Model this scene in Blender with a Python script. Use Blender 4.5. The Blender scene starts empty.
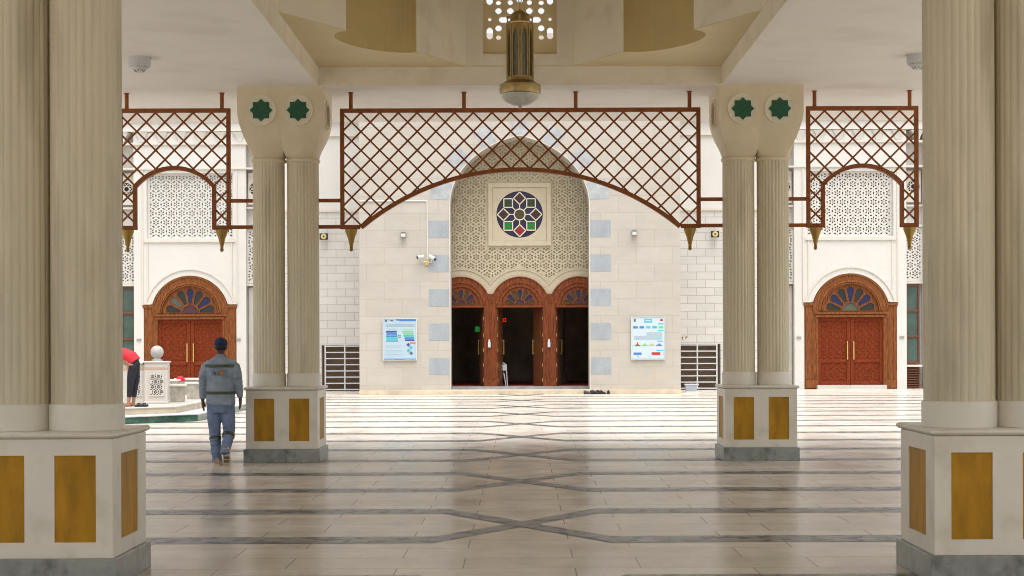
import bpy, bmesh, math, random
from math import pi, sin, cos, radians as R_
from mathutils import Matrix, Vector
random.seed(7)
S = bpy.context.scene
C = S.collection

# ------------------------------------------------------------------ helpers
class MB:
    def __init__(s, sx=1): s.v=[]; s.f=[]; s.mi=[]; s.sm=[]; s.sx=sx
    def add(s, vs, fs, fn=None, m=0, smooth=False):
        b=len(s.v)
        for p in vs:
            q = fn(p) if fn else p
            s.v.append((q[0]*s.sx, q[1], q[2]))
        for f in fs:
            s.f.append([b+i for i in f]); s.mi.append(m); s.sm.append(smooth)
        return s
    def box(s, x0,x1,y0,y1,z0,z1, m=0, fn=None):
        vs=[(x,y,z) for x in (x0,x1) for y in (y0,y1) for z in (z0,z1)]
        fs=[(0,1,3,2),(4,6,7,5),(0,4,5,1),(2,3,7,6),(0,2,6,4),(1,5,7,3)]
        return s.add(vs,fs,fn,m)
    def bar(s, a, b, w, h, m=0, up=(0,1,0)):
        a=Vector(a); b=Vector(b); d=(b-a).normalized(); u=Vector(up)
        n=d.cross(u).normalized(); u=n.cross(d).normalized()
        vs=[]
        for p in (a,b):
            for i,j in ((-1,-1),(1,-1),(1,1),(-1,1)): vs.append(tuple(p+n*(w/2*i)+u*(h/2*j)))
        return s.add(vs,[(0,1,2,3),(7,6,5,4),(0,4,5,1),(1,5,6,2),(2,6,7,3),(3,7,4,0)],None,m)
    def loft(s, rings, m=0, smooth=True, cap=True, closed=True):
        n=len(rings[0]); vs=[p for r in rings for p in r]; fs=[]
        for k in range(len(rings)-1):
            for i in range(n if closed else n-1):
                j=(i+1)%n
                fs.append((k*n+i,k*n+j,(k+1)*n+j,(k+1)*n+i))
        if cap and closed: fs.append(tuple(range(n))[::-1]); fs.append(tuple((len(rings)-1)*n+i for i in range(n)))
        return s.add(vs,fs,None,m,smooth)
    def lathe(s, prof, n=32, c=(0,0,0), m=0, smooth=True, ph=0, fn=None):
        rings=[]
        for r,z in prof:
            ring=[(c[0]+r*cos(2*pi*i/n+ph), c[1]+r*sin(2*pi*i/n+ph), c[2]+z) for i in range(n)]
            if fn: ring=[fn(p) for p in ring]
            rings.append(ring)
        return s.loft(rings,m,smooth)
    def tube(s, pts, rad, n=8, m=0, flat=1.0):
        P=[Vector(p) for p in pts]; rings=[]
        for i,p in enumerate(P):
            d=(P[min(i+1,len(P)-1)]-P[max(i-1,0)]).normalized()
            ref=Vector((0,1,0)) if abs(d.y)<.9 else Vector((1,0,0))
            a=d.cross(ref).normalized(); b=a.cross(d).normalized()
            r=rad[i] if isinstance(rad,(list,tuple)) else rad
            ra,rb = r if isinstance(r,tuple) else (r,r*flat)
            rings.append([tuple(p+a*(ra*cos(2*pi*k/n))+b*(rb*sin(2*pi*k/n))) for k in range(n)])
        return s.loft(rings,m,True)
    def ball(s, c, r, m=0, n=16):
        rx,ry,rz = r if isinstance(r,tuple) else (r,r,r)
        rings=[]
        for k in range(n//2+1):
            t=-pi/2+pi*k/(n//2); q=max(cos(t),1e-3)
            rings.append([(c[0]+rx*q*cos(2*pi*i/n), c[1]+ry*q*sin(2*pi*i/n), c[2]+rz*sin(t)) for i in range(n)])
        return s.loft(rings,m,True)
    def build(s, name, mats, parent=None, bevel=0, loc=None, sharp=35):
        me=bpy.data.meshes.new(name); me.from_pydata(s.v,[],s.f)
        if not isinstance(mats,(list,tuple)): mats=[mats]
        for m in mats: me.materials.append(m)
        for p,mi,sm in zip(me.polygons,s.mi,s.sm): p.material_index=mi; p.use_smooth=sm
        bm=bmesh.new(); bm.from_mesh(me); bmesh.ops.recalc_face_normals(bm,faces=bm.faces); bm.to_mesh(me); bm.free()
        if any(s.sm): me.set_sharp_from_angle(angle=R_(sharp))
        o=bpy.data.objects.new(name,me); C.objects.link(o)
        if parent: o.parent=parent
        if loc: o.location=loc
        if bevel:
            b=o.modifiers.new('bevel','BEVEL'); b.width=bevel; b.segments=2; b.limit_method='ANGLE'; b.angle_limit=R_(40)
        return o

def thing(name,label,cat,loc=(0,0,0),group=None,rz=0):
    o=bpy.data.objects.new(name,None); C.objects.link(o); o.location=loc; o.rotation_euler.z=rz
    o.empty_display_size=.2; return tag(o,label,cat,group)
def tag(o,label,cat,group=None,kind=None):
    if label: o['label']=label
    if cat: o['category']=cat
    if group: o['group']=group
    if kind: o['kind']=kind
    return o
def copy_tree(o,parent=None):
    c=o.copy(); C.objects.link(c); c.parent=parent
    for ch in o.children: copy_tree(ch,c)
    return c

def plate(outers, holes, t):
    """flat sheet with holes in the uv plane, thickness t along w (centred)"""
    if outers and not isinstance(outers[0][0],(list,tuple)): outers=[outers]
    cu=bpy.data.curves.new('tmp','CURVE'); cu.dimensions='2D'; cu.fill_mode='BOTH'; cu.extrude=t/2
    for lp in list(outers)+list(holes):
        sp=cu.splines.new('POLY'); sp.points.add(len(lp)-1)
        for i,p in enumerate(lp): sp.points[i].co=(p[0],p[1],0,1)
        sp.use_cyclic_u=True
    ob=bpy.data.objects.new('tmp',cu); C.objects.link(ob)
    dg=bpy.context.evaluated_depsgraph_get()
    me=bpy.data.meshes.new_from_object(ob.evaluated_get(dg))
    bm=bmesh.new(); bm.from_mesh(me); bmesh.ops.remove_doubles(bm,verts=bm.verts,dist=1e-5)
    vs=[tuple(v.co) for v in bm.verts]; bm.verts.index_update(); fs=[tuple(v.index for v in f.verts) for f in bm.faces]
    bm.free(); bpy.data.objects.remove(ob); bpy.data.curves.remove(cu); bpy.data.meshes.remove(me)
    return vs,fs
def XZ(y,cx=0,cz=0): return lambda p:(cx+p[0], y-p[2], cz+p[1])     # sheet standing up, facing -Y, centred at depth y
def XYp(z,cx=0,cy=0): return lambda p:(cx+p[0],cy+p[1],z+p[2])
def rect(x0,x1,y0,y1): return [(x0,y0),(x1,y0),(x1,y1),(x0,y1)]
def arc(cx,cy,r,a0,a1,n): return [(cx+r*cos(R_(a0+(a1-a0)*i/n)), cy+r*sin(R_(a0+(a1-a0)*i/n))) for i in range(n+1)]
def circ(cx,cy,r,n=32,ph=0): return [(cx+r*cos(2*pi*i/n+ph), cy+r*sin(2*pi*i/n+ph)) for i in range(n)]
def star8(cx,cy,r,ph=0):
    return [(cx+(r if i%2==0 else r*.765)*cos(pi*i/8+ph), cy+(r if i%2==0 else r*.765)*sin(pi*i/8+ph)) for i in range(16)]
def remeshed(mb,name,mat,parent,vox=.011,sm=4):
    o=mb.build(name,mat,None)
    m=o.modifiers.new('r','REMESH'); m.mode='VOXEL'; m.voxel_size=vox; m.use_smooth_shade=True
    s=o.modifiers.new('s','SMOOTH'); s.factor=.5; s.iterations=sm
    dg=bpy.context.evaluated_depsgraph_get(); me=bpy.data.meshes.new_from_object(o.evaluated_get(dg))
    o.modifiers.clear(); old=o.data; o.data=me; bpy.data.meshes.remove(old); o.parent=parent
    if isinstance(mat,(list,tuple)): mat=mat[0]
    me.materials.clear(); me.materials.append(mat)
    for p in me.polygons: p.use_smooth=True; p.material_index=0
    return o

# ------------------------------------------------------------------ materials
def mat(name,col,rough=.6,var=.12,scale=3.0,bump=0.0,bscale=None,metal=0.0,stretch=(1,1,1),spec=.5,dirt=None,trans=0):
    m=bpy.data.materials.new(name); m.use_nodes=True; nt=m.node_tree; N=nt.nodes; L=nt.links
    b=N['Principled BSDF']; b.inputs['Roughness'].default_value=rough; b.inputs['Metallic'].default_value=metal
    b.inputs['Specular IOR Level'].default_value=spec
    if trans: b.inputs['Transmission Weight'].default_value=trans
    tc=N.new('ShaderNodeTexCoord'); mp=N.new('ShaderNodeMapping'); mp.inputs['Scale'].default_value=stretch
    L.new(tc.outputs['Object'],mp.inputs['Vector'])
    nz=N.new('ShaderNodeTexNoise'); nz.inputs['Scale'].default_value=scale; nz.inputs['Detail'].default_value=6; nz.inputs['Roughness'].default_value=.6
    L.new(mp.outputs[0],nz.inputs['Vector'])
    rp=N.new('ShaderNodeMapRange'); rp.inputs['From Min'].default_value=.3; rp.inputs['From Max'].default_value=.7
    rp.inputs['To Min'].default_value=1-var; rp.inputs['To Max'].default_value=1+var*.6
    L.new(nz.outputs['Fac'],rp.inputs['Value'])
    mx=N.new('ShaderNodeMix'); mx.data_type='RGBA'; mx.blend_type='MULTIPLY'; mx.inputs[0].default_value=1
    mx.inputs[6].default_value=(*col,1); L.new(rp.outputs[0],mx.inputs[7])
    out=mx.outputs[2]
    if dirt:
        n2=N.new('ShaderNodeTexNoise'); n2.inputs['Scale'].default_value=dirt[2]; n2.inputs['Detail'].default_value=8
        mp2=N.new('ShaderNodeMapping'); mp2.inputs['Scale'].default_value=dirt[4] if len(dirt)>4 else (1,1,dirt[3] if len(dirt)>3 else 1); L.new(tc.outputs['Object'],mp2.inputs['Vector'])
        L.new(mp2.outputs[0],n2.inputs['Vector'])
        r2=N.new('ShaderNodeMapRange'); r2.inputs['From Min'].default_value=.52; r2.inputs['From Max'].default_value=.72; r2.inputs['To Max'].default_value=dirt[1]
        L.new(n2.outputs['Fac'],r2.inputs['Value'])
        m2=N.new('ShaderNodeMix'); m2.data_type='RGBA'; L.new(r2.outputs[0],m2.inputs[0]); L.new(out,m2.inputs[6]); m2.inputs[7].default_value=(*dirt[0],1)
        out=m2.outputs[2]
    L.new(out,b.inputs['Base Color'])
    if bump:
        nb=N.new('ShaderNodeTexNoise'); nb.inputs['Scale'].default_value=bscale or scale*6; nb.inputs['Detail'].default_value=5
        L.new(mp.outputs[0],nb.inputs['Vector'])
        bp=N.new('ShaderNodeBump'); bp.inputs['Strength'].default_value=bump; bp.inputs['Distance'].default_value=.01
        L.new(nb.outputs['Fac'],bp.inputs['Height']); L.new(bp.outputs[0],b.inputs['Normal'])
    m['_out']=0
    return m
def masonry(name,c1,c2,mortar,bw,rh,ms,plane='XZ',rough=.7,off=.5,vein=None,var=.08,bump=.25,shift=(0,0,0),rvar=False):
    m=bpy.data.materials.new(name); m.use_nodes=True; nt=m.node_tree; N=nt.nodes; L=nt.links; b=N['Principled BSDF']
    tc=N.new('ShaderNodeTexCoord'); sp=N.new('ShaderNodeSeparateXYZ'); L.new(tc.outputs['Object'],sp.inputs[0])
    cb=N.new('ShaderNodeCombineXYZ'); L.new(sp.outputs[0],cb.inputs[0]); L.new(sp.outputs[2 if plane=='XZ' else 1],cb.inputs[1])
    ad=N.new('ShaderNodeVectorMath'); ad.inputs[1].default_value=shift; L.new(cb.outputs[0],ad.inputs[0])
    br=N.new('ShaderNodeTexBrick'); br.offset=off; br.inputs['Scale'].default_value=1; br.inputs['Brick Width'].default_value=bw; br.inputs['Row Height'].default_value=rh
    br.inputs['Mortar Size'].default_value=ms; br.inputs['Mortar Smooth'].default_value=.2
    br.inputs['Color1'].default_value=(*c1,1); br.inputs['Color2'].default_value=(*c2,1); br.inputs['Mortar'].default_value=(*mortar,1)
    L.new(ad.outputs[0],br.inputs['Vector'])
    nz=N.new('ShaderNodeTexNoise'); nz.inputs['Scale'].default_value=1.3; nz.inputs['Detail'].default_value=10; nz.inputs['Roughness'].default_value=.65
    mp=N.new('ShaderNodeMapping'); mp.inputs['Scale'].default_value=(1,.8,1) if plane=='XY' else (1,1,2.5); L.new(tc.outputs['Object'],mp.inputs['Vector']); L.new(mp.outputs[0],nz.inputs['Vector'])
    rp=N.new('ShaderNodeMapRange'); rp.inputs['From Min'].default_value=.3; rp.inputs['From Max'].default_value=.7; rp.inputs['To Min'].default_value=1-var; rp.inputs['To Max'].default_value=1+var*.5
    L.new(nz.outputs['Fac'],rp.inputs['Value'])
    mx=N.new('ShaderNodeMix'); mx.data_type='RGBA'; mx.blend_type='MULTIPLY'; mx.inputs[0].default_value=1
    L.new(br.outputs['Color'],mx.inputs[6]); L.new(rp.outputs[0],mx.inputs[7]); out=mx.outputs[2]
    if vein:
        n2=N.new('ShaderNodeTexNoise'); n2.inputs['Scale'].default_value=vein[2]; n2.inputs['Detail'].default_value=9; n2.inputs['Distortion'].default_value=1.2
        L.new(mp.outputs[0],n2.inputs['Vector'])
        r2=N.new('ShaderNodeMapRange'); r2.inputs['From Min'].default_value=.56; r2.inputs['From Max'].default_value=.72; r2.inputs['To Max'].default_value=vein[1]
        L.new(n2.outputs['Fac'],r2.inputs['Value'])
        m2=N.new('ShaderNodeMix'); m2.data_type='RGBA'; L.new(r2.outputs[0],m2.inputs[0]); L.new(out,m2.inputs[6]); m2.inputs[7].default_value=(*vein[0],1); out=m2.outputs[2]
    L.new(out,b.inputs['Base Color']); b.inputs['Roughness'].default_value=rough
    if rvar:
        rr=N.new('ShaderNodeMapRange'); rr.inputs['From Min'].default_value=.3; rr.inputs['From Max'].default_value=.7; rr.inputs['To Min'].default_value=rough*.75; rr.inputs['To Max'].default_value=rough*1.5
        L.new(nz.outputs['Fac'],rr.inputs['Value']); L.new(rr.outputs[0],b.inputs['Roughness'])
    bp=N.new('ShaderNodeBump'); bp.inputs['Strength'].default_value=bump; bp.inputs['Distance'].default_value=.01; bp.invert=True
    L.new(br.outputs['Fac'],bp.inputs['Height']); L.new(bp.outputs[0],b.inputs['Normal'])
    return m
def emis(name,col,st):
    m=bpy.data.materials.new(name); m.use_nodes=True; b=m.node_tree.nodes['Principled BSDF']
    b.inputs['Base Color'].default_value=(*col,1); b.inputs['Emission Color'].default_value=(*col,1); b.inputs['Emission Strength'].default_value=st
    return m
def carved(name,col,scale,depth=.6,rough=.45):
    m=mat(name,col,rough,.25,9,0); nt=m.node_tree; N=nt.nodes; L=nt.links; b=N['Principled BSDF']
    tc=N.new('ShaderNodeTexCoord'); v=N.new('ShaderNodeTexVoronoi'); v.feature='DISTANCE_TO_EDGE'; v.inputs['Scale'].default_value=scale
    L.new(tc.outputs['Object'],v.inputs['Vector'])
    r=N.new('ShaderNodeMapRange'); r.inputs['From Max'].default_value=.12; L.new(v.outputs['Distance'],r.inputs['Value'])
    bp=N.new('ShaderNodeBump'); bp.inputs['Strength'].default_value=depth; bp.inputs['Distance'].default_value=.02
    L.new(r.outputs[0],bp.inputs['Height']); L.new(bp.outputs[0],b.inputs['Normal'])
    return m

M={}
M['cream']=mat('cream_paint',(.56,.50,.365),.55,.05,2,.1,60,dirt=((.34,.29,.19),.35,2.2,.35))
M['column']=mat('column_paint',(.68,.61,.45),.5,.10,1.6,.08,70,stretch=(3,3,.35),dirt=((.30,.25,.16),.6,3.4,.16))
M['pedestal']=mat('pedestal_paint',(.74,.705,.61),.4,.05,2.5,.06,50,dirt=((.45,.38,.26),.35,4,1))
M['capital']=mat('capital_paint',(.73,.63,.45),.6,.06,4,.12,40)
M['medallion']=mat('medallion_paint',(.78,.72,.57),.6,.06,4,.12,40)
M['ochre']=mat('ochre_panel',(.45,.23,.012),.5,.35,5,.1,60,stretch=(1,1,.35),dirt=((.25,.11,.008),.7,8,.35),spec=.25)
M['plinth']=mat('grey_marble',(.30,.32,.30),.3,.35,4,.05,40,dirt=((.10,.11,.10),.85,7,1))
M['ceiling']=mat('ceiling_paint',(.84,.80,.74),.75,.03,.8,.1,30,dirt=((.60,.54,.45),.3,1.1,1))
M['coffer']=mat('coffer_paint',(.80,.74,.61),.7,.05,1.5,.08,30,dirt=((.45,.36,.22),.3,2.3,1))
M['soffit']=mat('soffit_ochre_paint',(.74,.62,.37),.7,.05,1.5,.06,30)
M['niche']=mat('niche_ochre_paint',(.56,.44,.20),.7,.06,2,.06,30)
M['white']=mat('white_plaster',(.63,.615,.58),.7,.04,1.2,.06,30,dirt=((.6,.55,.45),.25,2,.3))
M['white_trim']=mat('white_trim',(.62,.58,.51),.6,.05,3)
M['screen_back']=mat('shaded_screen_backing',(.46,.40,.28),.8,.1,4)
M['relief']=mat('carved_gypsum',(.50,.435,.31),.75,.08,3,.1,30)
M['relief_back']=mat('shaded_gypsum_ground',(.37,.315,.215),.85,.12,4)  # same gypsum, darkened to paint in the shade of the carved hollows
M['green']=mat('green_glazed_star',(.006,.10,.042),.3,.4,22,.4,60)
M['rust']=mat('rust_brown_paint',(.27,.085,.022),.55,.25,12,.1,60,spec=.25)
M['gold']=mat('gold_paint',(.36,.22,.04),.4,.15,15,0,metal=.35)
M['brass']=mat('aged_brass',(.42,.30,.13),.35,.25,14,.1,40,metal=.85)
M['wood']=mat('varnished_wood',(.225,.074,.02),.55,.65,5,.3,40,stretch=(6,6,.7),spec=.2)
M['wood_portal']=mat('reddish_varnished_wood',(.205,.052,.015),.55,.6,5,.3,40,stretch=(6,6,.7),spec=.2)
M['wood_dark']=mat('dark_wood',(.15,.05,.018),.45,.35,6,.2,40,stretch=(6,6,.7))
M['leaf']=carved('carved_red_wood',(.21,.034,.007),16,.7,.6); M['leaf'].node_tree.nodes['Principled BSDF'].inputs['Specular IOR Level'].default_value=.2
M['handle']=mat('polished_brass',(.75,.52,.16),.25,.1,20,0,metal=.8)
M['pane_dark']=mat('dark_stained_glass',(.022,.022,.018),.25,.3,30)
M['pane_grey']=mat('grey_green_glass',(.10,.105,.075),.2,.3,30)
M['pane_blue']=mat('blue_stained_glass',(.012,.016,.075),.25,.3,30)
M['pane_purple']=mat('purple_stained_glass',(.08,.03,.045),.2,.3,30)
M['pane_indigo']=mat('indigo_stained_glass',(.02,.016,.06),.2,.6,2.2)
M['pane_red']=mat('red_stained_glass',(.28,.015,.02),.2,.2,20)
M['pane_maroon']=mat('maroon_stained_glass',(.05,.018,.014),.2,.2,20)
M['pane_green']=mat('bright_green_stained_glass',(.01,.20,.025),.2,.2,20)
M['pane_dgreen']=mat('dark_green_stained_glass',(.02,.045,.015),.2,.2,20)
M['pane_olive']=mat('olive_stained_glass',(.07,.05,.02),.2,.2,20)
M['tracery']=mat('cream_tracery',(.72,.66,.50),.6,.05,8)
M['rose_frame']=mat('rose_window_surround',(.54,.47,.34),.6,.06,5)
M['arch_grey']=mat('grey_blue_granite_lit',(.41,.43,.45),.5,.25,3,.1,40)  # quoin granite in a paler tone: overexposure of the upper wall painted in
M['win']=mat('window_glass',(.07,.11,.09),.2,.3,2)
M['stone']=masonry('portal_limestone',(.49,.455,.40),(.46,.425,.37),(.42,.38,.32),1.15,.548,.012,var=.08,vein=((.52,.43,.31),.4,1.1),bump=.15,shift=(.3,.245,0))
M['greystone']=mat('grey_blue_granite',(.34,.37,.395),.5,.15,2.5,.1,40,stretch=(1,1,.5),dirt=((.25,.265,.27),.5,18,1))
M['brick']=masonry('white_stone_brick',(.62,.60,.565),(.56,.545,.51),(.42,.39,.35),.62,.27,.012,var=.05,bump=.35)
M['marble_w']=mat('white_marble',(.56,.53,.48),.3,.08,3,0,dirt=((.45,.40,.36),.4,6,1))
M['marble_strip']=mat('bluish_marble',(.55,.57,.60),.35,.2,5,dirt=((.36,.38,.42),.6,12,1))
M['white_metal']=mat('white_painted_metal',(.60,.61,.63),.4,.05,5)
M['dark']=mat('dark_interior',(.05,.035,.022),.8,.3,3)
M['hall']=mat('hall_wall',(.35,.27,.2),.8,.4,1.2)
M['carpet']=mat('red_carpet',(.38,.07,.045),.9,.4,3)
M['step']=mat('cream_step_stone',(.60,.50,.36),.6,.25,4,.1,30,dirt=((.36,.28,.17),.5,8,1))
M['sill']=mat('threshold_marble',(.36,.35,.33),.35,.25,4)
M['floor']=masonry('polished_marble',(.67,.62,.55),(.58,.53,.46),(.33,.27,.2),1.27,.58,.006,plane='XY',rough=.17,var=.22,off=.37,vein=((.45,.35,.25),.6,.4),bump=.12,shift=(.42,.33,0),rvar=True)
M['floor'].node_tree.nodes['Principled BSDF'].inputs['Specular IOR Level'].default_value=.16
def worn(m,f):
    nt=m.node_tree; N=nt.nodes; L=nt.links; b=N['Principled BSDF']; o=N['Material Output']
    d=N.new('ShaderNodeBsdfDiffuse'); mx=N.new('ShaderNodeMixShader'); mx.inputs[0].default_value=f
    src=b.inputs['Base Color'].links[0].from_socket; L.new(src,d.inputs['Color'])
    L.new(b.outputs[0],mx.inputs[1]); L.new(d.outputs[0],mx.inputs[2]); L.new(mx.outputs[0],o.inputs['Surface'])
worn(M['floor'],.38)
M['stripe']=mat('grey_marble_stripe',(.20,.195,.19),.25,.5,3.0,0,stretch=(1.2,.9,1),dirt=((.04,.037,.034),1.0,4.5,1,(1.6,1.1,1)))
M['stripe'].node_tree.nodes['Principled BSDF'].inputs['Roughness'].default_value=.3; M['stripe'].node_tree.nodes['Principled BSDF'].inputs['Specular IOR Level'].default_value=.1
M['greenmarble']=mat('green_marble',(.03,.10,.07),.2,.5,4,dirt=((.09,.20,.15),.6,8,1))
M['glasswhite']=mat('frosted_glass',(.55,.56,.50),.3,.15,20)
M['lantern_glass']=mat('grey_green_lantern_glass',(.17,.185,.15),.3,.35,12)
M['black']=mat('black_plastic',(.015,.015,.015),.4,.1,20)
M['grey']=mat('grey_plastic',(.28,.28,.27),.45,.1,20)
M['lightgrey']=mat('pale_plastic',(.62,.62,.60),.4,.06,20)
M['denim']=mat('blue_grey_cloth',(.27,.335,.41),.85,.28,9,.5,30)
M['denim2']=mat('blue_trouser_cloth',(.175,.235,.37),.85,.3,9,.5,30)
M['strip']=mat('olive_reflective_tape',(.07,.075,.045),.5,.2,30)
M['skin_d']=mat('dark_skin',(.13,.055,.032),.5,.1,20)
M['skin_m']=mat('tan_skin',(.36,.17,.10),.5,.1,20)
M['cap']=mat('navy_cap_cloth',(.015,.025,.085),.8,.2,20)
M['hair']=mat('black_hair',(.01,.008,.007),.6,.2,60)
M['shoe']=mat('tan_shoe',(.40,.31,.20),.7,.2,20)
M['sole']=mat('beige_sole',(.60,.50,.36),.8,.3,30)
M['red']=mat('red_cloth',(.60,.02,.035),.8,.15,12,.3,30)
M['planter']=mat('weathered_planter',(.40,.37,.31),.8,.3,6,.2,30,dirt=((.22,.18,.13),.6,7,.5))
M['tread']=mat('dark_tread',(.16,.12,.08),.8,.3,30)
M['blackcloth']=mat('black_cloth',(.012,.013,.02),.85,.3,12,.3,30)
M['orange']=mat('orange_print',(.55,.17,.03),.7,.2,40)
M['greenprint']=mat('green_print',(.02,.18,.06),.7,.1,40)
M['navyprint']=mat('navy_print',(.01,.012,.04),.7,.1,40)
M['pipe']=mat('white_conduit',(.7,.67,.62),.5,.05,9)

# ------------------------------------------------------------------ ground
tag(MB().add([(-90,-60,0),(90,-60,0),(90,130,0),(-90,130,0)],[(0,1,2,3)]).build('floor',M['floor']),'polished cream marble courtyard floor','floor',kind='structure')
sb=MB(); z=.002; hw=.225
ks=list(range(-8,17))
def quad(x0,y0,x1,y1): sb.add([(x0,y0-hw,z),(x1,y1-hw,z),(x1,y1+hw,z),(x0,y0+hw,z)],[(0,1,2,3)])
for k in ks:
    y=13.58+2.31*k
    quad(-30,y,-.72,y); quad(.72,y,30,y)
for k in ks[::2]:
    a=13.58+2.31*k; b=a+2.31
    quad(-.72,a,.72,b); z=.004
    quad(-.72,b,.72,a); z=.002
_n=[n for n in M['stripe'].node_tree.nodes if n.type=='MAP_RANGE'][1]; _n.inputs['From Min'].default_value=.52; _n.inputs['From Max'].default_value=.57
tag(sb.build('floor_stripe',M['stripe']),'dark grey marble bands crossing in the middle of the floor','floor',kind='structure')

# ------------------------------------------------------------------ pillars
def make_pillar(dia,gap,label,loc,k=1.0,dy=0.0):
    t=thing('pillar',label,'pillar',loc,'twin column pillars of the arcade')
    MB().box(-.5175*k,.5175*k,-.5175*k,.5175*k,0,.183).build('plinth',M['plinth'],t,.006)
    H=.488*k
    b=MB().box(-H+.02,H-.02,-H+.02,H-.02,.18,.99)
    fr=plate(rect(-H,H,.184,.978),[rect(-.375*k,-.10*k,.29,.868),rect(.10*k,.375*k,.29,.868)],.02)
    sd=plate(rect(-H+.02,H-.02,.184,.978),[rect(-.25*k,.25*k,.29,.868)],.02)
    for s in (-1,1):
        b.add(*fr,fn=lambda p:(p[0],s*(H-.01)+p[2],p[1]))
        b.add(*sd,fn=lambda p:(s*(H-.01)+p[2],p[0],p[1]))
    b.build('pedestal',M['pedestal'],t,.002)
    for s in (-1,1):
        for c in (-1,1):
            x0,x1=sorted((c*.378*k,c*.097*k)); y0,y1=sorted((s*(H-.03),s*(H-.011)))
            MB().box(x0,x1,y0,y1,.287,.871).build('panel',M['ochre'],t)
        y0,y1=sorted((s*(H-.03),s*(H-.011)))
        MB().box(y0,y1,-.253*k,.253*k,.287,.871).build('panel',M['ochre'],t)
    # ledge with rounded nose
    n=[]
    for zz,e_ in ((.978,.488),(.985,.512),(.995,.525),(1.006,.528),(1.016,.524),(1.024,.512),(1.026,.50)):
        e=e_*.978
        n.append([(-e,-e,zz),(e,-e,zz),(e,e,zz),(-e,e,zz)])
    MB().loft(n,0,True).build('ledge',M['pedestal'],t,0,None,60)
    r=dia/2
    for s in (-1,1):
        cx=s*(r+gap/2)
        MB().lathe([(r+.004,1.02),(r+.013,1.03),(r+.013,1.195),(r+.006,1.205),(r-.02,1.206)],56,(cx,dy,0)).build('column_base',M['pedestal'],t)
        nf=28; n=nf*8; rings=[]
        def ring(zz,d): return [(cx+(r-d*(1-abs(sin(nf*a/2))**.8))*cos(a),(r-d*(1-abs(sin(nf*a/2))**.8))*sin(a)+dy,zz) for a in [2*pi*i/n for i in range(n)]]
        MB().loft([ring(1.2,.003),ring(1.225,.011),ring(4.10,.011),ring(4.13,.003)],0,True).build('column_shaft',M['column'],t,0,None,50)
        MB().lathe([(r,4.115),(r+.016,4.125),(r+.02,4.145),(r+.014,4.165),(r-.02,4.175)],48,(cx,dy,0)).build('column_ring',M['capital'],t)
    cap=MB()
    for s in (-1,1):
        cx=s*(r+gap/2); rings=[]; n=64
        for k in range(19):
            zz=5.1-(5.1-4.16)*k/18; u=max(0,(4.74-zz)/.58); tt=u**1.6 if u>0 else 0
            rg=[]
            for i in range(n):
                a=2*pi*i/n; ca,sa=cos(a),sin(a); m=max(abs(ca),abs(sa))
                px,py=s*.287+.288*ca/m, .575*sa/m
                qx,qy=cx+r*1.0*ca, dy+r*1.0*sa
                tx=tt if s*ca>0 else u**16
                if u<=0: tx=0
                rg.append((px*(1-tx)+qx*tx, py*(1-tt)+qy*tt, zz))
            rings.append(rg)
        cap.loft(rings,0,True)
    cap.build('capital',M['capital'],t,0,None,50)
    disc=plate(circ(0,0,.205,40),[],.035); ringp=plate(circ(0,0,.205,40),[circ(0,0,.188,40)],.012)
    st=plate(star8(0,0,.155),[],.012)
    def medal(fn,green):
        mb=MB().add(*disc,fn=lambda p:fn((p[0],p[1],p[2])))
        mb.add(*ringp,fn=lambda p:fn((p[0],p[1],p[2]+.022)))
        o=mb.build('medallion',M['medallion'],t)
        sm=MB().add(*st,fn=lambda p:fn((p[0],p[1],p[2]+.022)))
        for i in range(8):
            a=pi*i/4
            q=plate([(0,0),(.05*cos(a-.25),.05*sin(a-.25)),(.115*cos(a),.115*sin(a)),(.05*cos(a+.25),.05*sin(a+.25))],[],.01)
            sm.add(*q,fn=lambda p:fn((p[0],p[1],p[2]+.026)))
        sm.build('star',M['green'] if green else M['relief_back'],o)
    for s in (-1,1):
        for c in (-1,1):
            medal(lambda p,s=s,c=c:(c*.25+p[0], s*(.565+p[2]), 4.775+p[1]),True)
        medal(lambda p,s=s:(s*(.565+p[2]), p[0], 4.775+p[1]),False)
    return t
P_near=make_pillar(.478,.012,'huge near fluted twin pillar at the left edge, cut by the frame beside the person in red',(-3.205,11.52,0),1.0,-.2)
P=copy_tree(P_near); P.location=(3.232,11.52,0); P['label']='huge near fluted twin pillar at the right edge, in front of the tall window'
P=make_pillar(.44,.036,'farther cream twin pillar with two green stars, beside the walking man',(-3.255,23.04,0))
Q=copy_tree(P); Q.location=(3.262,23.04,0)
Q['label']='farther cream twin pillar with two green stars, in front of the right brick wall'

# ------------------------------------------------------------------ roof
roof=thing('arcade_roof','pale flat arcade ceiling with a deep octagonal coffer over the lantern','roof',(0,0,0))
CX,CY0,CY1=2.735,12.05,22.44
MB().add(*plate(rect(-8,8,-4,26.1),[rect(-CX,CX,CY0,CY1)],.26),fn=XYp(5.23)).build('ceiling',M['ceiling'],roof)
MB().box(-8,8,25.85,26.098,5.361,5.5).box(-8,8,-3.99,-3.8,5.361,5.5).build('parapet',M['white'],roof)
MB().add(*plate(rect(-CX-.002,CX+.002,CY0-.002,CY1+.002),[rect(-CX+.012,CX-.012,CY0+.012,CY1-.012)],.252),fn=XYp(5.224)).build('beam',M['coffer'],roof)
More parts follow.
